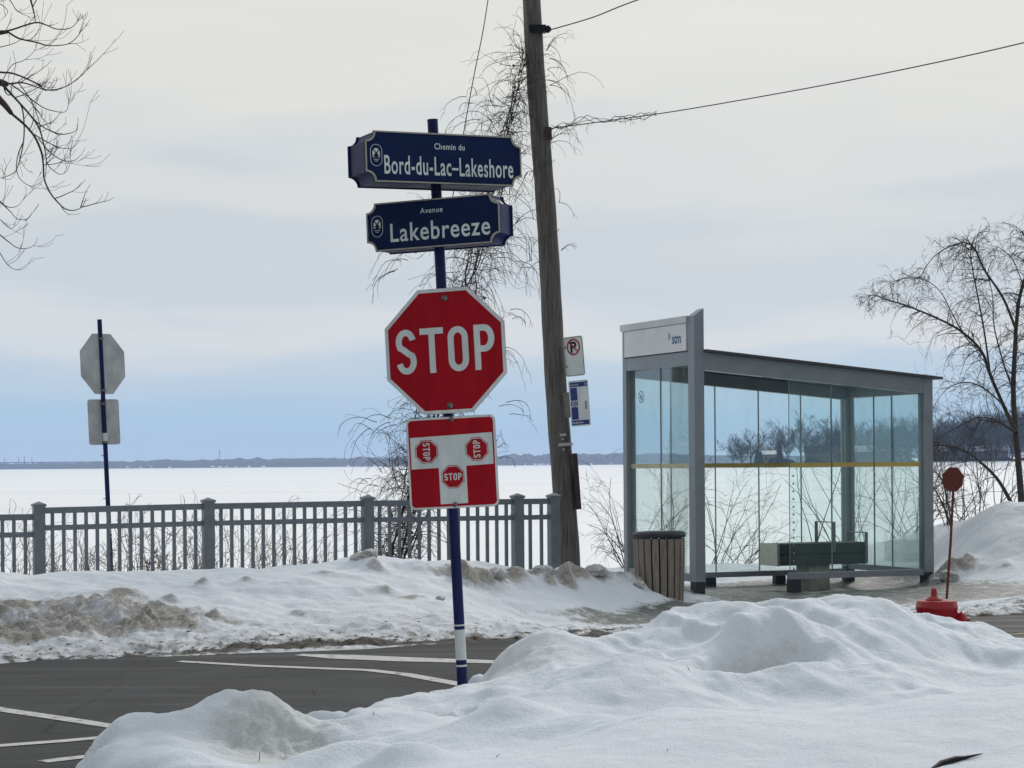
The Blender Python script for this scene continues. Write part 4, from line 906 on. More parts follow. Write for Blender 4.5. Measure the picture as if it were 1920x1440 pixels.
# no parking sign
def pole_sign(px, py, w, h, yaw, roll, Y):
    up = Vector((-math.sin(roll), 0, math.cos(roll))); o = at(px, py, Y); return o, sign_frame(o, yaw, up, 0)
o, fr = pole_sign(1076.5, 668, 0, 0, R(38), R(4.2), 26.15)
t = thing('no_parking_sign', 'white no parking sign with a red crossed circle on the utility pole', 'sign', o)
MB().prism(fr, rrect(.30, .50, .03), -.003, 0).build('plate', M['white_sheet'], t)
MB().ring(fr, rrect(.282, .482, .024), rrect(.272, .472, .02), .0008, .0016).build('border', M['black'], t)
e = MB(); text_into(e, 'P', fr, 0, .052, .130, 1.0, .03, .0012, 'CENTER', .098); e.build('letter', M['black'], t)
e = MB(); e.ring(fr, arc(0, .117, .105, .105, 0, 360, 30)[:-1], arc(0, .117, .083, .083, 0, 360, 30)[:-1], .0018, .0026); e.ribbon(fr, [(-.062, .179), (.062, .055)], .02, .0018, .0025); e.build('prohibition_ring', M['sign_red'], t)
m = MB(); m.box(fr, -.25, -.13, -.14, .12, -.03, -.008); m.build('bracket', M['bolt'], t)
for yy in (.12, -.12): bolt(fr, -.125, yy, .008, t)
# bus stop sign
o, fr = pole_sign(1086.5, 756, 0, 0, R(38), R(3.6), 26.1)
t = thing('bus_stop_sign', 'white and blue bus stop sign for route 202 under the no parking sign', 'bus stop sign', o)
W2, H2 = .30, .575
MB().prism(fr, rrect(W2, H2, .018), -.003, 0).build('plate', M['white_sheet'], t)
m = MB(); m.box(fr, -W2 / 2 + .018, W2 / 2 - .05, H2 / 2 - .08, H2 / 2 - .022, .0008, .0016); m.box(fr, W2 / 2 - .047, W2 / 2 - .012, H2 / 2 - .08, H2 / 2 - .014, .0008, .0016)
m.box(fr, -W2 / 2 + .02, -W2 / 2 + .125, -H2 / 2 + .085, H2 / 2 - .09, .0008, .0016); m.box(fr, -W2 / 2 + .012, W2 / 2 - .018, -H2 / 2 + .018, -H2 / 2 + .075, .0008, .0016); m.build('blue_field', M['bus_blue'], t)
m = MB(); text_into(m, 'stm.info', fr, -W2 / 2 + .03, H2 / 2 - .063, .024, 1, .01, .0022, 'LEFT', .12); text_into(m, '202', fr, -W2 / 2 + .072, -.045, .088, 1, .004, .0022, 'CENTER', .100, 0.0, 1.12)
wx, wy = W2 / 2 - .03, H2 / 2 - .052                                             # wheelchair symbol
m.prism(fr, arc(wx - .003, wy + .024, .005, .005, 0, 360, 10)[:-1], .002, .0024); m.ribbon(fr, [(wx - .003, wy + .018), (wx - .002, wy + .002), (wx + .008, wy + .002), (wx + .011, wy - .012)], .004, .002, .0024)
m.ribbon(fr, arc(wx - .002, wy - .006, .011, .011, 120, 330, 10), .003, .002, .0024)
for k in range(9): m.box(fr, -W2 / 2 + .024 + k * .019 + (.006 if k > 6 else 0), -W2 / 2 + .037 + k * .019 + (.006 if k > 6 else 0), -H2 / 2 + .036, -H2 / 2 + .058 - .006 * (k % 3), .002, .0026)
m.build('lettering', M['white_sheet'], t)
m = MB()
for k in range(8): m.box(fr, W2 / 2 - .066 + .004 * (k % 2), W2 / 2 - .036, -.075 + k * .013, -.067 + k * .013, .0008, .0014)
m.build('small_print', M['bus_blue'], t)
m = MB(); m.box(fr, -.25, -.13, -.17, .15, -.03, -.008); m.build('bracket', M['bolt'], t)
# wires
def wire(name, pts, r, label, cat='wire', group=None): return tag(MB().tube(smooth(pts, 8), r, 6).build(name, M['wire']), label, cat, group)
wire('overhead_wire', [upt(60) + Vector((.15, -.05, 0)), at(1110, 33, 25.2), at(1195, 0, 24), at(1500, -105, 20)], .0075, 'black overhead wire leaving the pole top towards the upper right', 'wire')
WIRE2 = [upt(242) + Vector((.14, -.05, 0)), at(1150, 225, 25.5), at(1300, 203, 24.5), at(1600, 149, 22.5), at(1920, 80, 20.5), at(2300, -20, 18)]
wire('overhead_wire', WIRE2, .0065, 'lower overhead wire with vine wound round it where it meets the pole', 'wire')
G1, G2 = at(728, 1085, 25.0), at(748, 1085, 25.2)
g1t = upt(-420) ; g2t = upt(95)
def line_pt(a, b, t): return a + (b - a) * t
wire('guy_wire', [G1, at(870, 245, 25.6), at(915, 0, 25.9), g1t], .006, 'thin guy wire running up past the street signs to the pole top', 'guy wire')
wire('guy_wire', [G2, g2t + Vector((-.1, -.05, 0))], .006, 'guy wire buried in dead vine, lower and closer to the pole', 'guy wire')

# vine draped over the guy wire
rn = random.Random(5); m = MB()
G2b = g2t + Vector((-.12, -.05, 0))
for k in range(6):                                                               # main stems twisting up the wire
    pts = []; ph = rn.uniform(0, 6.28)
    hi = rn.uniform(.7, 1.0)
    for i in range(30):
        f = i / 29 * hi; amp = .06 + .16 * (1 - f) * abs(math.sin(3 * f + ph)); p = line_pt(G2, G2b, f)
        pts.append(p + Vector((amp * math.sin(11 * f + ph) + rn.gauss(0, .018), amp * math.cos(9 * f + ph), rn.gauss(0, .02))))
    m.tube(smooth(pts, 2), [.011 - .006 * i / 58 for i in range(59)], 5, True, False)
vine = thing('vine', 'dead leafless vine tangled up the guy wire behind the stop sign', 'vine', G2)
m.build('stem', M['vine'], vine)
m = MB()
for k in range(900):
    f = rn.random() ** 1.1; p = line_pt(G2, G2b, f)
    w = .08 + .26 * math.exp(-((f - .62) / .10) ** 2) + .16 * math.exp(-((f - .78) / .09) ** 2) + .25 * math.exp(-((f - .1) / .15) ** 2) + .24 * math.exp(-((f - .36) / .14) ** 2)
    p = p + Vector((rn.gauss(0, .35) * w, rn.gauss(0, .3) * w, rn.gauss(0, .2) * w))
    d = Vector((rn.gauss(0, 1), rn.gauss(0, .6), rn.gauss(.1, .6)))
    if f < .35 and rn.random() < .6: d.x = -abs(d.x)
    twig(m, p, d, rn.uniform(.25, .8) * (.7 + w), .0042, rn, rn.uniform(.3, 2.2), rn.uniform(-.6, .0), 1, 2, 8, .9, .4, 4, .24, .002)
for k in range(110):                                                             # thicket round the foot of the wire
    f = rn.random() * .24; p = line_pt(G2, G2b, f) + Vector((rn.gauss(-.05, .20), rn.gauss(0, .15), 0))
    twig(m, p, (rn.gauss(-.25, .7), rn.gauss(0, .4), rn.gauss(.5, .6)), rn.uniform(.3, .8), .005, rn, rn.uniform(.3, 1.0), rn.uniform(-.5, .05), 1, 3, 8, .9, .4, 4, .2, .0022)
for px, py, L, dx in [(905, 230, 1.1, -.9), (960, 180, .6, .7), (890, 190, .5, -.8), (730, 780, .9, -1), (700, 800, .8, -.9), (690, 900, .6, -.8), (950, 760, .7, .8), (930, 650, .8, .9), (960, 590, .6, .9), (975, 500, .8, .4), (780, 470, 1.0, -.9), (740, 490, .8, -.7), (980, 420, 1.1, .1), (985, 330, .9, 0), (1000, 500, .9, .1), (900, 480, .9, -.3), (860, 500, .9, .2), (930, 470, 1.0, .3), (920, 200, .7, -.6), (935, 850, .5, .9)]:
    for q in range(3): twig(m, at(px + rn.gauss(0, 10), py + rn.gauss(0, 8), 25.7), (dx + rn.gauss(0, .3), rn.gauss(0, .2), rn.uniform(-.1, .5)), L * rn.uniform(.45, .85), .0048, rn, .7, -.55, 1, 2, 9, .9, .36, 4, .2, .002)
m.build('tendrils', M['vine'], vine)
m = MB()
for k in range(26): m_p = line_pt(G2, G2b, rn.random()) + Vector((rn.gauss(0, .18), rn.gauss(0, .1), rn.gauss(0, .1))); m.add([m_p, m_p + Vector((.03, .01, -.02)), m_p + Vector((.015, .0, -.05)), m_p + Vector((-.012, .005, -.025))], [(0, 1, 2, 3)])
m.build('dead_leaf', M['litter'], vine)['kind'] = 'stuff'
# vine on the pole and along the lower wire
vine2 = thing('vine', 'thin dead vine clinging to the pole and trailing along the lower wire', 'vine', upt(242)); m = MB()
for k in range(3):
    pts = []
    for i in range(26):
        f = i / 25; a = WIRE2[0] + (WIRE2[1] - WIRE2[0]) * min(1, f * 1.8) if f < .555 else WIRE2[1] + (WIRE2[2] - WIRE2[1]) * (f - .555) / .445 * .55
        pts.append(a + Vector((0, rn.gauss(0, .02), .03 * math.sin(17 * f + 2 * k) + rn.gauss(0, .012) + .06 * math.exp(-((f - .3) / .12) ** 2))))
    MB().tube(smooth(pts, 2), .0042, 4, True, False).build('stem', M['vine'], vine2)
for k in range(26):
    f = rn.random(); p = WIRE2[0] + (WIRE2[1] - WIRE2[0]) * f * 1.5; twig(m, p, (rn.gauss(0, 1), rn.gauss(0, .4), rn.gauss(-.2, .8)), rn.uniform(.06, .2) * (1.2 - f * .7), .003, rn, .8, -.2, 1, 1, 6, .9, .5, 3, .2, .0016)
for px, py, dx, L in [(1032, 262, .8, .7), (1030, 270, .6, .6), (1028, 85, .6, .55), (1024, 95, .4, .6), (1026, 130, .5, .45), (1030, 160, .6, .9), (1022, 150, .7, .6), (1048, 380, .3, .5), (1052, 470, .3, .3), (1030, 110, .3, .6)]:
    for q in range(2): twig(m, at(px, py, 26.2), (dx + rn.gauss(0, .2), -.1, rn.uniform(-.2, .5)), L * rn.uniform(.6, .95), .0042, rn, .8, -.6, 1, 2, 8, .9, .35, 4, .18, .0017)
m.build('tendrils', M['vine'], vine2)
for py in (140, 300, 430): 
    c = upt(py); MB().tube(smooth([c + Vector((.16 * math.cos(a), .16 * math.sin(a), .06 * a)) for a in np.linspace(-3.3, .2, 12)], 2), .004, 4, True, False).build('coil', M['vine'], vine2)

# ------------------------------------------------------------------ bus shelter
SU = Vector((math.cos(R(22.5)), math.sin(R(22.5)), 0)); SN = Vector((-SU.y, SU.x, 0))
SO = Vector((2.2, 24.7, -0.02))
sh = Frame(SO, SU, SN, (0, 0, 1))                                      # a along the front, b to the back, z up
LW, DW = 3.2, 1.97
shelter = thing('bus_shelter', 'grey steel bus shelter with tinted glass walls and a white end sign box', 'bus shelter', SO)
def sbox(name, a0, a1, b0, b1, z0, z1, m_, parent=None, bv=None):
    return MB().box(sh, a0, a1, b0, b1, z0, z1).build(name, m_, parent or shelter)
zroof = lambda a: 2.945 - (2.945 - 2.655) * a / LW
zbeam = lambda a: 2.70 - (2.70 - 2.43) * a / LW
# front totem post with a slanted top, back totem post
m = MB(); w0, w1 = -.03, .10
vs = [sh(x, y, z) for (x, y) in ((w0, 0), (w1, 0), (w1, .16), (w0, .16)) for z in (.17,)] + [sh(w0, 0, 3.335), sh(w1, 0, 3.425), sh(w1, .16, 3.425), sh(w0, .16, 3.335)]
m.add(vs, [(3, 2, 1, 0), (4, 5, 6, 7), (0, 1, 5, 4), (1, 2, 6, 5), (2, 3, 7, 6), (3, 0, 4, 7)]); pf = m.build('post', M['shelter'], shelter)
sbox('foot', w0 + .004, w1 - .004, .004, .15, -.12, .168, M['shelter_dk'], pf)
pbk = sbox('post', -.03, .10, DW - .10, DW, .17, 3.33, M['shelter']); sbox('foot', -.026, .096, DW - .096, DW - .004, -.12, .168, M['shelter_dk'], pbk)
# right end posts
pr = sbox('post', LW - .02, LW + .11, 0, .13, .20, zroof(LW) - .03, M['shelter']); sbox('foot', LW - .016, LW + .106, .004, .126, -.12, .198, M['shelter_dk'], pr)
pq = sbox('post', LW - .02, LW + .11, DW - .13, DW, .20, zroof(LW) - .03, M['shelter']); sbox('foot', LW - .016, LW + .106, DW - .126, DW - .004, -.12, .198, M['shelter_dk'], pq)
# sloping beams and roof
def slope(name, a0, a1, b0, b1, zlo, zhi, m_, parent=None):
    mm_ = MB(); vs = [sh(a, b, f(a)) for f in (zlo, zhi) for b in (b0, b1) for a in (a0, a1)]
    mm_.add(vs, [(0, 2, 3, 1), (4, 5, 7, 6), (0, 1, 5, 4), (2, 6, 7, 3), (0, 4, 6, 2), (1, 3, 7, 5)]); return mm_.build(name, m_, parent or shelter)
slope('beam', .102, LW - .022, .002, .12, lambda a: zbeam(a), lambda a: zroof(a) - .032, M['shelter'])
slope('beam', .102, LW - .022, DW - .12, DW - .002, lambda a: zbeam(a) - .02, lambda a: zroof(a) - .032, M['shelter'])
slope('beam', LW + .0, LW + .10, .132, DW - .132, lambda a: 2.43, lambda a: zroof(LW) - .032, M['shelter'])
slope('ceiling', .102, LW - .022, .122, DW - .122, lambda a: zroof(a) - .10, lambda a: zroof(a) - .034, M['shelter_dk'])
rf = slope('roof', .103, LW + .22, -.07, DW + .06, lambda a: zroof(a) - .030, lambda a: zroof(a), M['roof'])
slope('gutter_edge', LW - .02, LW + .12, .2, .6, lambda a: zroof(a) + .002, lambda a: zroof(a) + .028, M['shelter_lt'], rf)
slope('light_strip', .12, .9, .001, .014, lambda a: zbeam(a) - .012, lambda a: zbeam(a) - .002, M['shelter_lt'])
# end wall: sign box, band, frame
m = sbox('sign_box', -.028, .085, .162, DW - .102, 2.76, 3.26, M['shelter'])
bxp = sbox('light_panel', -.040, -.029, .19, DW - .075, 2.93, 3.255, M['totem'], m); 
sbox('top_cap', -.055, .10, .162, DW + .02, 3.262, 3.345, M['shelter_lt'], m)
sbox('panel_gap', -.0405, -.0285, .172, DW - .07, 2.918, 2.928, M['black'], m)
ef = Frame(sh(-.041, DW - .075, 2.93), -SN, (0, 0, 1), -SU)                          # x to the right along the end wall face
e = MB(); text_into(e, 'stm', ef, 1.34, .10, .125, 1, .02, .0015, 'LEFT', .235); lg = e.build('lettering', M['stm_blue'], m)
e = MB(); e.prism(ef, [(1.235, .205), (1.275, .185), (1.235, .165), (1.255, .185)], .001, .002); e.prism(ef, [(1.245, .245), (1.30, .20), (1.285, .185), (1.24, .225)], .001, .002); e.build('emblem', M['stm_green'], m)
e = MB(); e.prism(ef, [(1.285, .184), (1.302, .199), (1.262, .148), (1.245, .155)], .001, .002); e.build('emblem', M['stm_blue'], m)
sbox('rail', -.02, .08, .162, DW - .102, .17, .26, M['shelter'])
def pane(a0, b0, a1, b1, z0, zt0, zt1=None, n_edge=True):
    """glass sheet between two plan points, with dark polished edges as sub-parts"""
    zt1 = zt0 if zt1 is None else zt1
    p, q = Vector((a0, b0)), Vector((a1, b1)); d = (q - p).normalized(); nn = Vector((-d.y, d.x)) * .005
    vs = []
    for (pt, zt) in ((p, zt0), (q, zt1)):
        for sg in (-1, 1):
            for z in (z0, zt): vs.append(sh(pt.x + nn.x * sg, pt.y + nn.y * sg, z))
    m_ = MB(); m_.add(vs, [(0, 1, 5, 4), (2, 6, 7, 3), (0, 2, 3, 1), (4, 5, 7, 6), (1, 3, 7, 5), (0, 4, 6, 2)])
    g = m_.build('glass_panel', M['glass'], shelter, recalc=True)
    e_ = MB()
    for pt, zt, s_g in ((p, zt0, 1), (q, zt1, -1)):
        c = pt + d * .0035 * s_g
        fr_ = Frame(sh(c.x, c.y, 0), SU * d.x + SN * d.y, SU * nn.x + SN * nn.y, (0, 0, 1)); e_.box(fr_, -.002, .002, -.0058, .0058, z0 - SO.z * 0, zt)
    e_.build('polished_edge', M['glass_edge'], g)
    m_ = MB(); fr_ = Frame(sh(p.x, p.y, 0), SU * d.x + SN * d.y, SU * nn.x + SN * nn.y, (0, 0, 1)); L = (q - p).length
    m_.box(fr_, .01, L - .01, -.0064, .0064, 1.55 - .028, 1.55 + .028); m_.build('yellow_stripe', M['yellow_pale'] if a1 < .1 else M['yellow'], g)
    return g
gp = .0022
pane(.03, DW - .105, .03, DW / 2 + .03 + gp, .262, 2.758); pane(.03, DW / 2 + .03 - gp, .03, .165, .262, 2.758)                       # end wall
bs = [.105, .62, 1.26, 1.90, 2.535, 3.175]
for i in range(5): pane(bs[i] + gp, DW - .06, bs[i + 1] - gp, DW - .06, .17, zbeam(bs[i]) - .022, zbeam(bs[i + 1]) - .022)          # back wall
fs_ = [1.274, 1.872, 2.481, 3.175]
for i in range(3): pane(fs_[i] + gp, .05, fs_[i + 1] - gp, .05, .242, zbeam(fs_[i]) - .002, zbeam(fs_[i + 1]) - .002)             # front wall
pane(LW + .045, .135, LW + .045, .835 - gp, .242, 2.428); pane(LW + .045, .835 + gp, LW + .045, DW - .135, .242, 2.428)                # right end wall
sbox('rail', .102, LW - .022, DW - .10, DW - .02, .10, .168, M['shelter'])
sbox('rail', 1.262, LW - .022, .015, .095, .165, .24, M['shelter']); sbox('rail', LW + .0, LW + .09, .132, DW - .132, .165, .24, M['shelter'])
for a, b0 in ((1.262, .012),): sbox('foot', a + .005, a + .15, b0, b0 + .1, -.12, .163, M['shelter_dk'])
for a in (1.09, 2.12): sbox('foot', a, a + .145, DW - .11, DW - .01, -.12, .098, M['shelter_dk'])
m = MB(); ffr = Frame(sh(1.33, .05 - .007, 0), SU, (0, 0, 1), -SN)
for k in range(13):
    z = 1.42 - k * .094; m.box(ffr, -.011, .011, z - .012, z + .012, 0, .0015)
m.build('safety_dots', M['dots'], shelter)
# no smoking sticker on the end wall glass
e = MB(); nf = Frame(sh(.03 - .0065, DW - .42, 2.42), -SN, (0, 0, 1), -SU)
e.ring(nf, arc(0, 0, .075, .075, 0, 360, 28)[:-1], arc(0, 0, .067, .067, 0, 360, 28)[:-1], 0, .001); e.ribbon(nf, [(-.05, .05), (.05, -.05)], .008, 0, .001)
e.box(nf, -.045, .03, -.012, .0, 0, .001); e.box(nf, .005, .045, .012, .02, 0, .001); e.box(nf, -.035, .04, -.04, -.033, 0, .001); e.build('no_smoking_sticker', M['black'], shelter)

# bench
BO = sh(2.3, 1.0, 0); bench = thing('bench', 'dark slatted box bench with steel armrests inside the bus shelter', 'bench', BO)
b0, b1 = 1.02, 1.47; a0, a1 = 1.66, 2.96
m = MB()
for z0, z1 in ((.275, .408), (.415, .55)): MB().bbox(Frame(sh(a0 + .13 - .1, b0, z0), (0, 0, 1), SU, SN), 0, z1 - z0, .0, a1 - a0 - .05, 0, .04, .006).build('slat', M['bench_dk'], bench)
for k in range(4): MB().bbox(Frame(sh(a0 + .03, b0 + .05 + k * .1, .55), SN, SU, (0, 0, 1)), 0, .09, 0, a1 - a0 - .05, -.035, .0, .005).build('slat', M['bench_dk'], bench)
for a in (a0, a1 - .02):
    MB().box(sh, a, a + .028, b0 - .004, b1, .27, .553).build('end_panel', M['bench_end'] if a == a0 else M['bench_arm'], bench)
MB().box(sh, a0 + .03, a1 - .03, b0 + .042, b1 - .01, .28, .512).build('seat_box', M['shelter_dk'], bench)
MB().box(sh, a0 - .003, a0 + .03, b0 - .008, b0 - .0045, .27, .553).build('end_trim', M['bench_arm'], bench)
for a, zt, in ((a0 + .80, .82), (a1 - .02, .68)):
    m = MB(); w = .045
    m.box(sh, a, a + w, b0 - .016, b0 - .006, .43 if a < a1 - .1 else .28, zt); m.box(sh, a, a + w, b0 - .006, b1 - .02, zt - .012, zt); m.box(sh, a, a + w, b1 - .03, b1 - .02, .40, zt - .012); m.build('armrest', M['bench_arm'], bench)
MB().box(sh, a0 + .50, a0 + .80, b0 + .06, b1 - .06, -.06, .28).build('pedestal', M['concrete'], bench)

# ------------------------------------------------------------------ litter bin
TB = at(1238, 1124, 23.7); TB.z = -.02
tilt = Vector((-.012, .02, 1)).normalized()
bin_ = thing('litter_bin', 'round litter bin of grey brown wooden slats with a black lid', 'litter bin', TB)
fr = Frame(TB, (1, 0, 0), Vector((0, 1, 0)), tilt)
MB().lathe(TB, tilt, [(.245, .02), (.268, .72)], 28).build('liner', M['black'], bin_)
for k in range(20):
    a = 2 * math.pi * (k + .3) / 20; d = Vector((math.cos(a), math.sin(a), 0)); tn = Vector((-d.y, d.x, 0))
    m = MB(); vs = []
    for z, r, w in ((0.0, .262, .030), (.25, .278, .0335), (.5, .288, .036), (.73, .292, .0365)):
        c = TB + tilt * z
        for rr_ in (r - .018, r):
            for sg in (-1, 1): vs.append(c + d * rr_ + tn * w * sg)
    fs = []
    for i in range(3):
        o_ = 4 * i; fs += [(o_ + 2, o_ + 3, o_ + 7, o_ + 6), (o_ + 1, o_, o_ + 4, o_ + 5), (o_, o_ + 2, o_ + 6, o_ + 4), (o_ + 3, o_ + 1, o_ + 5, o_ + 7)]
    fs += [(0, 1, 3, 2), (12, 14, 15, 13)]; m.add(vs, fs); m.build('slat', M['slat'], bin_)
m = MB(); m.lathe(TB, tilt, [(.295, .735), (.308, .75), (.31, .772), (.30, .795), (.27, .808), (.20, .812), (.15, .808), (.14, .79)], 32); lid = m.build('lid', M['lid'], bin_)
MB().lathe(TB + tilt * .812, tilt, [(.17, 0), (.175, .004), (.13, .006)], 24).build('rim_ring', M['alu'], lid)

# ------------------------------------------------------------------ hydrant with its marker
HB = at(1757, 1200, 15.0); HB.z = 0.0
hyd = thing('fire_hydrant', 'red fire hydrant half buried behind the near snow bank with a red flag rod', 'fire hydrant', HB)
MB().lathe(HB, (0, 0, 1), [(.14, 0), (.14, .2), (.146, .22), (.146, .50), (.150, .505), (.150, .525), (.146, .53), (.146, .552), (.138, .562)], 36).build('barrel', M['hyd'], hyd)
bn = MB().lathe(HB + Vector((-.02, 0, .562)), (0, 0, 1), [(.062, 0), (.062, .010), (.050, .014), (.046, .022), (.030, .028), (.026, .036)], 24).build('bonnet', M['hyd'], hyd)
MB().lathe(HB + Vector((-.02, 0, .598)), (0, 0, 1), [(.022, 0), (.020, .046), (.014, .052)], 5, False).build('operating_nut', M['hyd'], bn)
MB().lathe(HB + Vector((.10, -.02, .42)), (1, -.15, 0), [(.055, 0), (.055, .06), (.066, .065), (.066, .085), (.05, .10), (.02, .11), (.02, .13)], 18).build('nozzle_cap', M['hyd'], hyd)
MB().lathe(HB + Vector((-.10, -.02, .42)), (-1, -.15, 0), [(.055, 0), (.055, .06), (.066, .065), (.066, .085), (.05, .10), (.02, .11), (.02, .13)], 18).build('nozzle_cap', M['hyd'], hyd)
r0, r1 = at(1775, 1123, 15.0), at(1787.5, 915, 15.0)
rod = MB().tube([r0, r0 + (r1 - r0) * .5 + Vector((.004, 0, 0)), r1 + (r1 - r0) * .1], .0095, 10).build('marker_rod', M['dark_red'], hyd)
fr = sign_frame(at(1786.5, 899, 14.98), R(40), (r1 - r0), .0)
MB().prism(fr, [(x * .98, y * 1.05) for x, y in octo(.083)], -.003, .003).build('marker_plate', M['dark_red'], rod)

# ------------------------------------------------------------------ dark broken stake lying in the snow at the front
def on_snow(px, py):
    for Y in np.arange(7.4, 13.5, .02):
        p = at(px, py, Y)
        if p.z <= ground_z(p): return p
    return at(px, py, 9)
p0 = on_snow(1765, 1434); p1 = at(1842, 1413, p0.y + .12)
m = MB(); pts = [p0 + (p0 - p1) * .5 + Vector((0, -.03, -.03)), p0 + Vector((0, 0, .004)), p0 + (p1 - p0) * .35 + Vector((0, 0, .008)), p0 + (p1 - p0) * .55 + Vector((0, 0, .003)), p1]
m.tube(pts, [.014, .0135, .011, .008, .0015], 6); tag(m.build('broken_stake', M['black']), 'black pointed broken stake poking out of the snow in the bottom right corner', 'stake')
# twigs and leaf bits on the snow
rn = random.Random(21); m = MB()
for px, py in [(545, 1408), (540, 1412), (472, 1301), (1292, 1256), (700, 1350), (1128, 1355), (590, 1300), (830, 1375), (1655, 1410), (420, 1366), (486, 1425), (1250, 1410), (930, 1420)]:
    for Y in np.arange(8.2, 12.8, .05):
        p = at(px, py, Y)
        if p.z <= ground_z(p) + .003: break
    d = Vector((rn.gauss(0, 1), rn.gauss(0, .6), rn.uniform(0, .9))).normalized()
    m.tube([p - d * .01, p + d * rn.uniform(.012, .05)], [.0022, .0012], 4)
for k in range(240):
    px = rn.uniform(-20, 1000); e_ = np.interp(px, [e[0] for e in EDGE], [e[2] for e in EDGE]); Y = e_ + abs(rn.gauss(0, .35)); p = at(px, 900, Y); p.z = ground_z(p) + .006
    r = rn.uniform(.006, .02); m.add([p + Vector((rn.gauss(0, r), rn.gauss(0, r), rn.uniform(0, r))) for _ in range(4)], [(0, 1, 2), (0, 2, 3), (0, 3, 1), (1, 3, 2)])
tag(m.build('debris', M['litter']), 'small twigs and soil crumbs on the snow', None, None, 'stuff')

# ice chunks fallen at the edge of the ploughed bank
def chunk(px, py, Y, r, label, m_):
    rn_ = random.Random(int(px * 7 + py)); p = at(px, py, Y); p.z = ground_z(p) + r * .25
    bm = bmesh.new(); bmesh.ops.create_icosphere(bm, subdivisions=3, radius=1.0)
    off = rn_.uniform(0, 50)
    for v in bm.verts:
        c = v.co; n_ = float(fbm(np.array([c.x * 1.3 + off]), np.array([c.y * 1.3 + c.z * 1.7 + off]), 4, 5, .6)[0]); v.co = c * (1 + .55 * n_)
        v.co.x *= r * 1.25; v.co.y *= r; v.co.z *= r * .75
    me = bpy.data.meshes.new('snow_chunk'); bm.to_mesh(me); bm.free()
    for k in ('dirt', 'ice', 'slush'):
        a = me.attributes.new(k, 'FLOAT', 'POINT'); a.data.foreach_set('value', np.full(len(me.vertices), {'dirt': .5, 'ice': .4, 'slush': 0}[k], np.float32))
    me.materials.append(m_); o_ = bpy.data.objects.new('snow_chunk', me); C.objects.link(o_); o_.location = p; o_.rotation_euler = (0, 0, rn_.uniform(0, 6)); tag(o_, label, 'snow chunk', 'dirty snow chunks on the ploughed bank')
for px, py, Y, r, lab in [(692, 1066, 20.9, .09, 'dirty snow chunk on the highest hump of the bank, under the fence post'), (672, 1066, 20.9, .06, 'small dirty chunk left of the chunk on the highest hump'),
                          (490, 1205, 18.0, .05, 'small grey chunk at the road edge in front of the ploughed bank'), (825, 1140, 20.0, .05, 'small dirty chunk just left of the navy sign post'),
                          (935, 1112, 21.3, .09, 'dirty chunk just right of the navy sign post'), (1015, 1108, 22.1, .09, 'grey chunk on the bank below the last fence posts'),
                          (1120, 1094, 23.2, .11, 'dirty chunk just right of the utility pole foot'), (1198, 1108, 23.3, .06, 'small chunk touching the foot of the litter bin'),
                          (1780, 1088, 25.6, .10, 'dirty chunk right of the shelter end post')]:
    chunk(px, py, Y, r, lab, M['snow_far'])

# ------------------------------------------------------------------ weeds behind the fence, shrubs behind the shelter
rn = random.Random(77)
def weed(px, Y, h, n_, label, group, mat_, r=.0052, spread=.4, depth=2, top=None, kids=3, name='dry_weed', lean=0, grav=.05):
    p = at(px, 1000, Y); p.z = ground_z(p) - .03; t = thing(name, label, 'weed' if name == 'dry_weed' else 'shrub', p, group); m = MB()
    for k in range(n_): twig(m, p + Vector((rn.gauss(0, .10), rn.gauss(0, .08), 0)), (rn.gauss(lean, spread), rn.gauss(0, spread * .6), 1), h * rn.uniform(.55, 1.1), r * rn.uniform(.7, 1.2), rn, .3, grav, depth, kids, 6, .8, .42, 4, .13, .0024 if name == 'dry_weed' else .0018)
    m.build('stem', mat_, t); return t
for px, Y, h, n_ in [(30, 24.6, .75, 7), (48, 24.9, .7, 6), (110, 25, .6, 5), (130, 25, .65, 6), (165, 25.2, .5, 5), (222, 25.2, .55, 5), (250, 25.2, .55, 5), (270, 25.4, .8, 6), (345, 25.6, .55, 6), (428, 25.8, .85, 5), (462, 25.8, .9, 5), (500, 26, .75, 6), (520, 26, .8, 5), (556, 26, .45, 5), (640, 26.4, .6, 4), (590, 26.2, .3, 5)]:
    weed(px, Y, h + .25, n_ + 5, 'dry brown weed with thin branching stems behind the fence', 'dry weeds behind the fence', M['weed'])
for px, Y, h, n_, lab in [(295, 25.2, .62, 13, 'dense bushy clump of brown weeds behind the fence, left of centre bay'), (365, 25.4, .6, 12, 'dense brown weed clump beside the second fence post')]:
    weed(px, Y, h + .25, n_, lab, None, M['weed'], .005, .55, 3)
def shrub(px, Y, h, n_, label, spread, r=.009, lean=0, grav=-.12, depth=2, kids=4, mat_=None): return weed(px, Y, h, n_, label, None, mat_ or M['vine'], r, spread, depth, None, kids, 'bare_shrub', lean, grav)
shrub(1180, 28.5, 1.25, 12, 'bare tangled shrub between the utility pole and the shelter end', .45, .008, -.3)
shrub(1245, 29.5, 1.6, 9, 'bare arching shrub seen through the end glass above the litter bin', .45, .007, 0, -.2)
shrub(1352, 29.6, 1.5, 8, 'bare shrub behind the glass just right of the sign box post', .35, .007, .15)
shrub(1385, 30, 1.0, 8, 'low bare shrub behind the back glass, right of the taller one', .5, .007, .3)
shrub(1560, 30.2, 1.9, 7, 'bare upright stems behind the bench', .45, .0075, -.1, 0, 1, 3)
shrub(1615, 30.4, 1.6, 5, 'thin bare stems behind the back corner post of the shelter', .3, .007, 0, 0, 1, 3)
shrub(1680, 30.0, 1.5, 10, 'dense twiggy shrub behind the right end glass', .5, .006, 0, -.15, 2, 4)
shrub(1722, 29.6, 1.6, 9, 'dense twiggy shrub behind the right front post', .5, .006, .2, -.15, 2, 4)
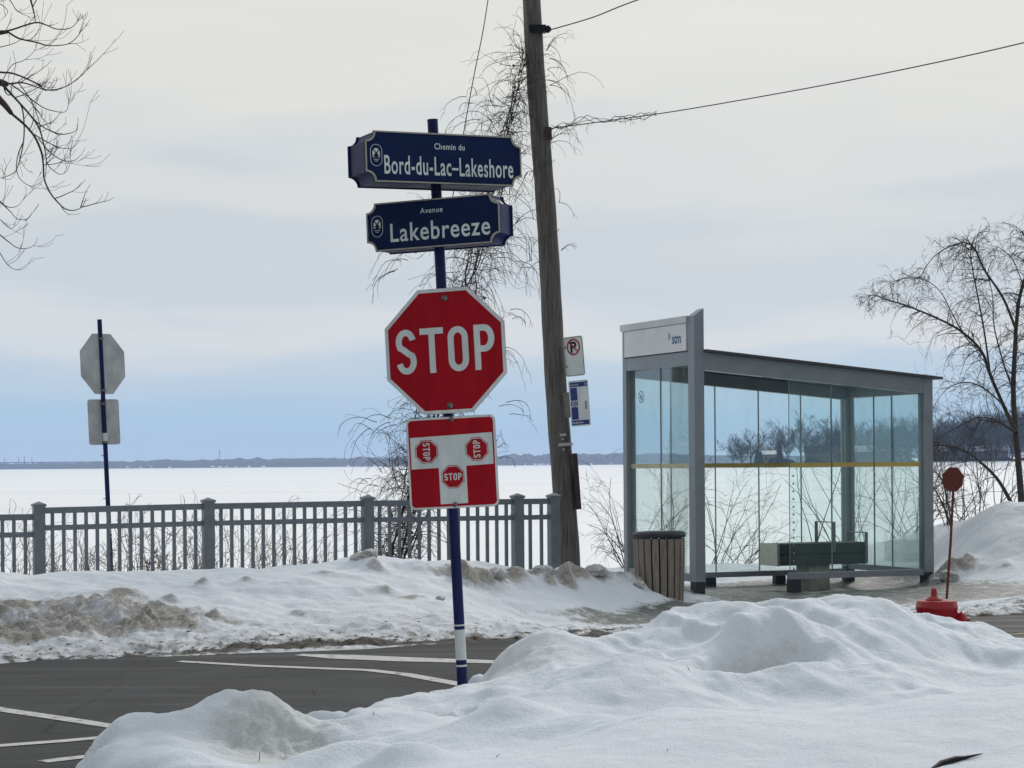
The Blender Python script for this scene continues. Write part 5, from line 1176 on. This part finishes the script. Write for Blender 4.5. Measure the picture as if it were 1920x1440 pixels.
shrub(1815, 29.4, 1.3, 7, 'bare upright twigs behind the snow pile and hydrant marker', .35, .007, 0, 0, 2, 3)
shrub(1775, 29.2, 1.5, 9, 'dense dark brush between the shelter end post and the hydrant marker', .45, .007, .1, -.1, 2, 4)
shrub(1870, 29.4, 1.5, 8, 'bare brush rising behind the top of the snow pile', .4, .008, -.1, 0, 2, 3)
shrub(1450, 29.6, .55, 5, 'low arching bramble behind the left half of the back glass', .9, .006, .4, -.3, 1, 3)

# ------------------------------------------------------------------ right tree: several leaning trunks with drooping twigs
def cropR(x, y, Y): return at(1600 + x / 1.8, 400 + y / 1.8, Y)
tr = thing('bare_tree', 'large bare many stemmed tree with drooping twigs behind the snow pile at the right edge', 'tree', cropR(560, 1010, 28.8))
TK = .74
main = [([(572, 1030), (562, 900), (548, 740), (540, 600), (545, 470), (550, 380), (562, 280), (585, 200), (600, 120)], .075, .022, 28.8),
        ([(548, 740), (505, 645), (462, 545), (430, 462), (355, 392), (262, 345), (180, 312), (110, 290), (62, 276), (32, 304)], .045, .005, 28.5),
        ([(548, 390), (505, 285), (442, 190), (412, 125), (380, 100), (330, 110), (280, 140), (242, 185), (220, 235)], .030, .004, 28.7),
        ([(545, 1000), (492, 905), (432, 842), (372, 800), (292, 782), (258, 792)], .045, .007, 28.2),
        ([(462, 545), (442, 400), (420, 280), (402, 185), (396, 120), (420, 70), (460, 60)], .022, .004, 28.9),
        ([(548, 740), (482, 700), (420, 690), (352, 722), (262, 770)], .025, .005, 28.0),
        ([(600, 1000), (600, 700), (610, 500), (620, 300), (600, 150), (570, 60)], .06, .012, 29.2),
        ([(540, 600), (505, 500), (475, 380), (470, 280), (450, 200), (430, 150)], .022, .004, 29.2),
        ([(505, 645), (440, 590), (380, 570), (320, 590), (270, 650)], .018, .004, 28.3),
        ([(430, 462), (380, 420), (330, 330), (290, 260), (230, 220), (150, 225), (100, 250), (60, 290)], .014, .003, 28.4),
        ([(330, 1060), (310, 1000), (280, 940), (256, 900)], .022, .012, 28.0), ([(330, 1050), (320, 980), (300, 900), (262, 860)], .018, .008, 28.1),
        ([(576, 250), (540, 160), (500, 120), (470, 110)], .012, .004, 28.6)]
m = MB(); mc = MB(); rn = random.Random(3)
for pts, ra, rb, Y in main:
    P = smooth([cropR(x, y, Y + .25 * math.sin(i * 1.3)) for i, (x, y) in enumerate(pts)], 5); n = len(P)
    big = ra > .04
    ra, rb = ra * TK, rb * TK
    (m if big else mc).tube(P, [ra + (rb - ra) * (i / (n - 1)) ** .7 for i in range(n)], 8, True, False)
    L = sum((P[i + 1] - P[i]).length for i in range(n - 1))
    for k in range(int(L * 19)):
        i = rn.randint(n // 5, n - 1); d = P[min(i + 1, n - 1)] - P[max(0, i - 1)]; d.normalize()
        r = min(.008, (ra + (rb - ra) * i / n) * .5)
        twig(mc, P[i], d * .5 + perp(d, rn) + Vector((-.15, 0, .15)), rn.uniform(.2, .8) * (1 - .6 * i / n), max(.0030, r * .8), rn, .8, rn.uniform(-.5, .0), 2, 3, 6, .8, .5, 4, .18, .0015)
m.build('trunk', M['bark_dark'], tr); mc.build('crown', M['bark_dark'], tr)

# ------------------------------------------------------------------ left tree: overhanging branch tips, the trunk just out of frame
def cropL(x, y, Y): return at(x * .361, y * .361, Y)
TL = Vector((-7.6, 17.4, 0)); TL.z = ground_z(TL) - .1
tl = thing('bare_tree', 'bare tree reaching thin branches into the upper left corner', 'tree', TL)
m = MB(); trunk = smooth([TL, TL + Vector((.1, 0, 2)), TL + Vector((-.05, .1, 4.2)), TL + Vector((.15, 0, 7)), TL + Vector((.1, .2, 10))], 5)
m.tube(trunk, [.26 - .15 * i / (len(trunk) - 1) for i in range(len(trunk))], 14)
m.build('trunk', M['bark'], tl)
mc = MB(); rn = random.Random(9)
hub = {'a': TL + Vector((.1, 0, 6.6)), 'b': TL + Vector((.05, 0, 5.6)), 'c': TL + Vector((0, 0, 4.0))}
LIMB = {'a': smooth([hub['a'], cropL(-420, 60, 17.3), cropL(-160, 130, 17.2), cropL(-40, 168, 17.2), cropL(40, 165, 17.2)], 5),
        'b': smooth([hub['b'], cropL(-500, 330, 17.0), cropL(-200, 380, 17.0), cropL(0, 428, 17.0), cropL(40, 440, 17.0)], 5),
        'c': smooth([hub['b'], cropL(-450, 420, 16.7), cropL(-120, 430, 16.7), cropL(0, 520, 16.7), cropL(60, 590, 16.7)], 5),
        'd': smooth([hub['c'], cropL(-500, 980, 17.5), cropL(-150, 990, 17.5), cropL(0, 1048, 17.5)], 5),
        'e': smooth([hub['c'], cropL(-500, 1060, 17.2), cropL(-200, 1120, 17.2), cropL(0, 1220, 17.2)], 5)}
for k, r0_, r1_ in (('a', .06, .013), ('b', .07, .017), ('c', .06, .017), ('d', .04, .007), ('e', .04, .006)):
    P = LIMB[k]; mc.tube(P, [r0_ + (r1_ - r0_) * i / (len(P) - 1) for i in range(len(P))], 8, True, False)
BR = [([(0, 165), (60, 155), (180, 118), (240, 130), (290, 150), (360, 148), (400, 115), (420, 75)], .010, 17.2), ([(-20, -60), (50, 0), (80, 45), (120, 75), (180, 95)], .006, 17.3), ([(150, -60), (160, 0), (175, 60), (185, 118)], .014, 17.2),
      ([(40, 165), (100, 200), (190, 220), (240, 235), (300, 236), (360, 225), (410, 180), (437, 115)], .010, 17.0), ([(-60, 360), (0, 375), (60, 380), (130, 405), (210, 445), (225, 465), (290, 465), (350, 445), (400, 410), (450, 365), (480, 288)], .011, 17.4),
      ([(0, 425), (50, 435), (120, 430), (215, 460), (250, 470)], .013, 17.0), ([(0, 428), (60, 490), (150, 590), (200, 660), (225, 740), (240, 830), (236, 920)], .014, 16.9),
      ([(60, 590), (130, 650), (180, 710), (215, 790), (225, 860), (230, 930), (260, 1000), (300, 1050), (340, 1085), (385, 1092), (425, 1075), (447, 1030)], .013, 16.7),
      ([(60, 440), (130, 490), (210, 550), (260, 572), (330, 583), (352, 560), (360, 512)], .007, 17.1), ([(150, 590), (210, 650), (300, 695), (370, 690), (400, 668), (406, 610)], .007, 16.9),
      ([(180, 700), (250, 740), (320, 770), (380, 765), (420, 720)], .006, 16.6), ([(200, 720), (260, 790), (320, 830), (380, 835), (420, 805), (441, 770)], .006, 16.8), ([(225, 856), (290, 850), (340, 825), (385, 760)], .005, 16.7),
      ([(238, 830), (260, 870), (310, 905), (345, 890), (365, 850)], .005, 16.9), ([(60, 490), (110, 550), (125, 640), (120, 750), (90, 870), (60, 905), (0, 925), (-40, 925)], .009, 17.0), ([(120, 740), (95, 800), (85, 870), (105, 930), (160, 967), (200, 955), (222, 935)], .006, 17.0),
      ([(0, 1045), (40, 1075), (90, 1070), (125, 1030)], .006, 17.5), ([(0, 1048), (50, 1095), (90, 1137), (140, 1137), (168, 1100)], .006, 17.4), ([(-60, 1090), (0, 1140), (50, 1185), (75, 1170), (100, 1080)], .005, 17.3),
      ([(0, 1220), (50, 1260), (90, 1287), (140, 1290), (180, 1270), (198, 1230)], .006, 17.2), ([(-60, 1230), (0, 1315), (40, 1375), (90, 1402), (145, 1388)], .006, 17.3), ([(-30, 255), (0, 245), (60, 230), (110, 205), (185, 150)], .006, 17.4), ([(10, 425), (60, 340), (130, 310), (185, 250), (180, 180)], .005, 17.2),
      ([(20, 440), (25, 470), (40, 492), (60, 488), (55, 450), (30, 440)], .008, 16.95), ([(100, 435), (160, 520), (200, 620), (215, 700), (240, 780), (290, 780), (310, 710)], .006, 17.2), ([(-40, 10), (0, 20), (40, 60), (0, 110)], .006, 17.4), ([(130, 500), (210, 590), (180, 560), (250, 640), (300, 610)], .004, 17.1)]
for pts, r, Y in BR:
    P = smooth([cropL(x, y, Y + .12 * math.sin(i * 1.7)) for i, (x, y) in enumerate(pts)], 5); n = len(P)
    mc.tube(P, [r * .85 * (1 - .78 * i / (n - 1)) for i in range(n)], 6, True, False)
    for k in range(max(2, n // 7)):
        i = rn.randint(2, n - 2); d = (P[i + 1] - P[i - 1]).normalized()
        twig(mc, P[i], d * .7 + Vector((rn.uniform(-.1, .8), rn.gauss(0, .4), rn.choice([.9, .7, -.3]))), rn.uniform(.10, .42), max(.0022, r * .33), rn, .35, .22, 1, 2, 6, .7, .4, 4, .08, .0016)
mc.build('crown', M['bark'], tl)

# ------------------------------------------------------------------ air
hz = MB().box(WORLD, -3200, 3200, -60, 6500, -4, 75)
hm = bpy.data.materials.new('haze'); hm.use_nodes = True; t = hm.node_tree; t.nodes.clear()
o = t.nodes.new('ShaderNodeOutputMaterial'); v = t.nodes.new('ShaderNodeVolumePrincipled')
v.inputs['Color'].default_value = (0.48, 0.66, 1.0, 1); v.inputs['Density'].default_value = 1.15e-4; v.inputs['Anisotropy'].default_value = 0.0
t.links.new(v.outputs[0], o.inputs['Volume'])
tag(hz.build('haze', hm), kind='stuff')
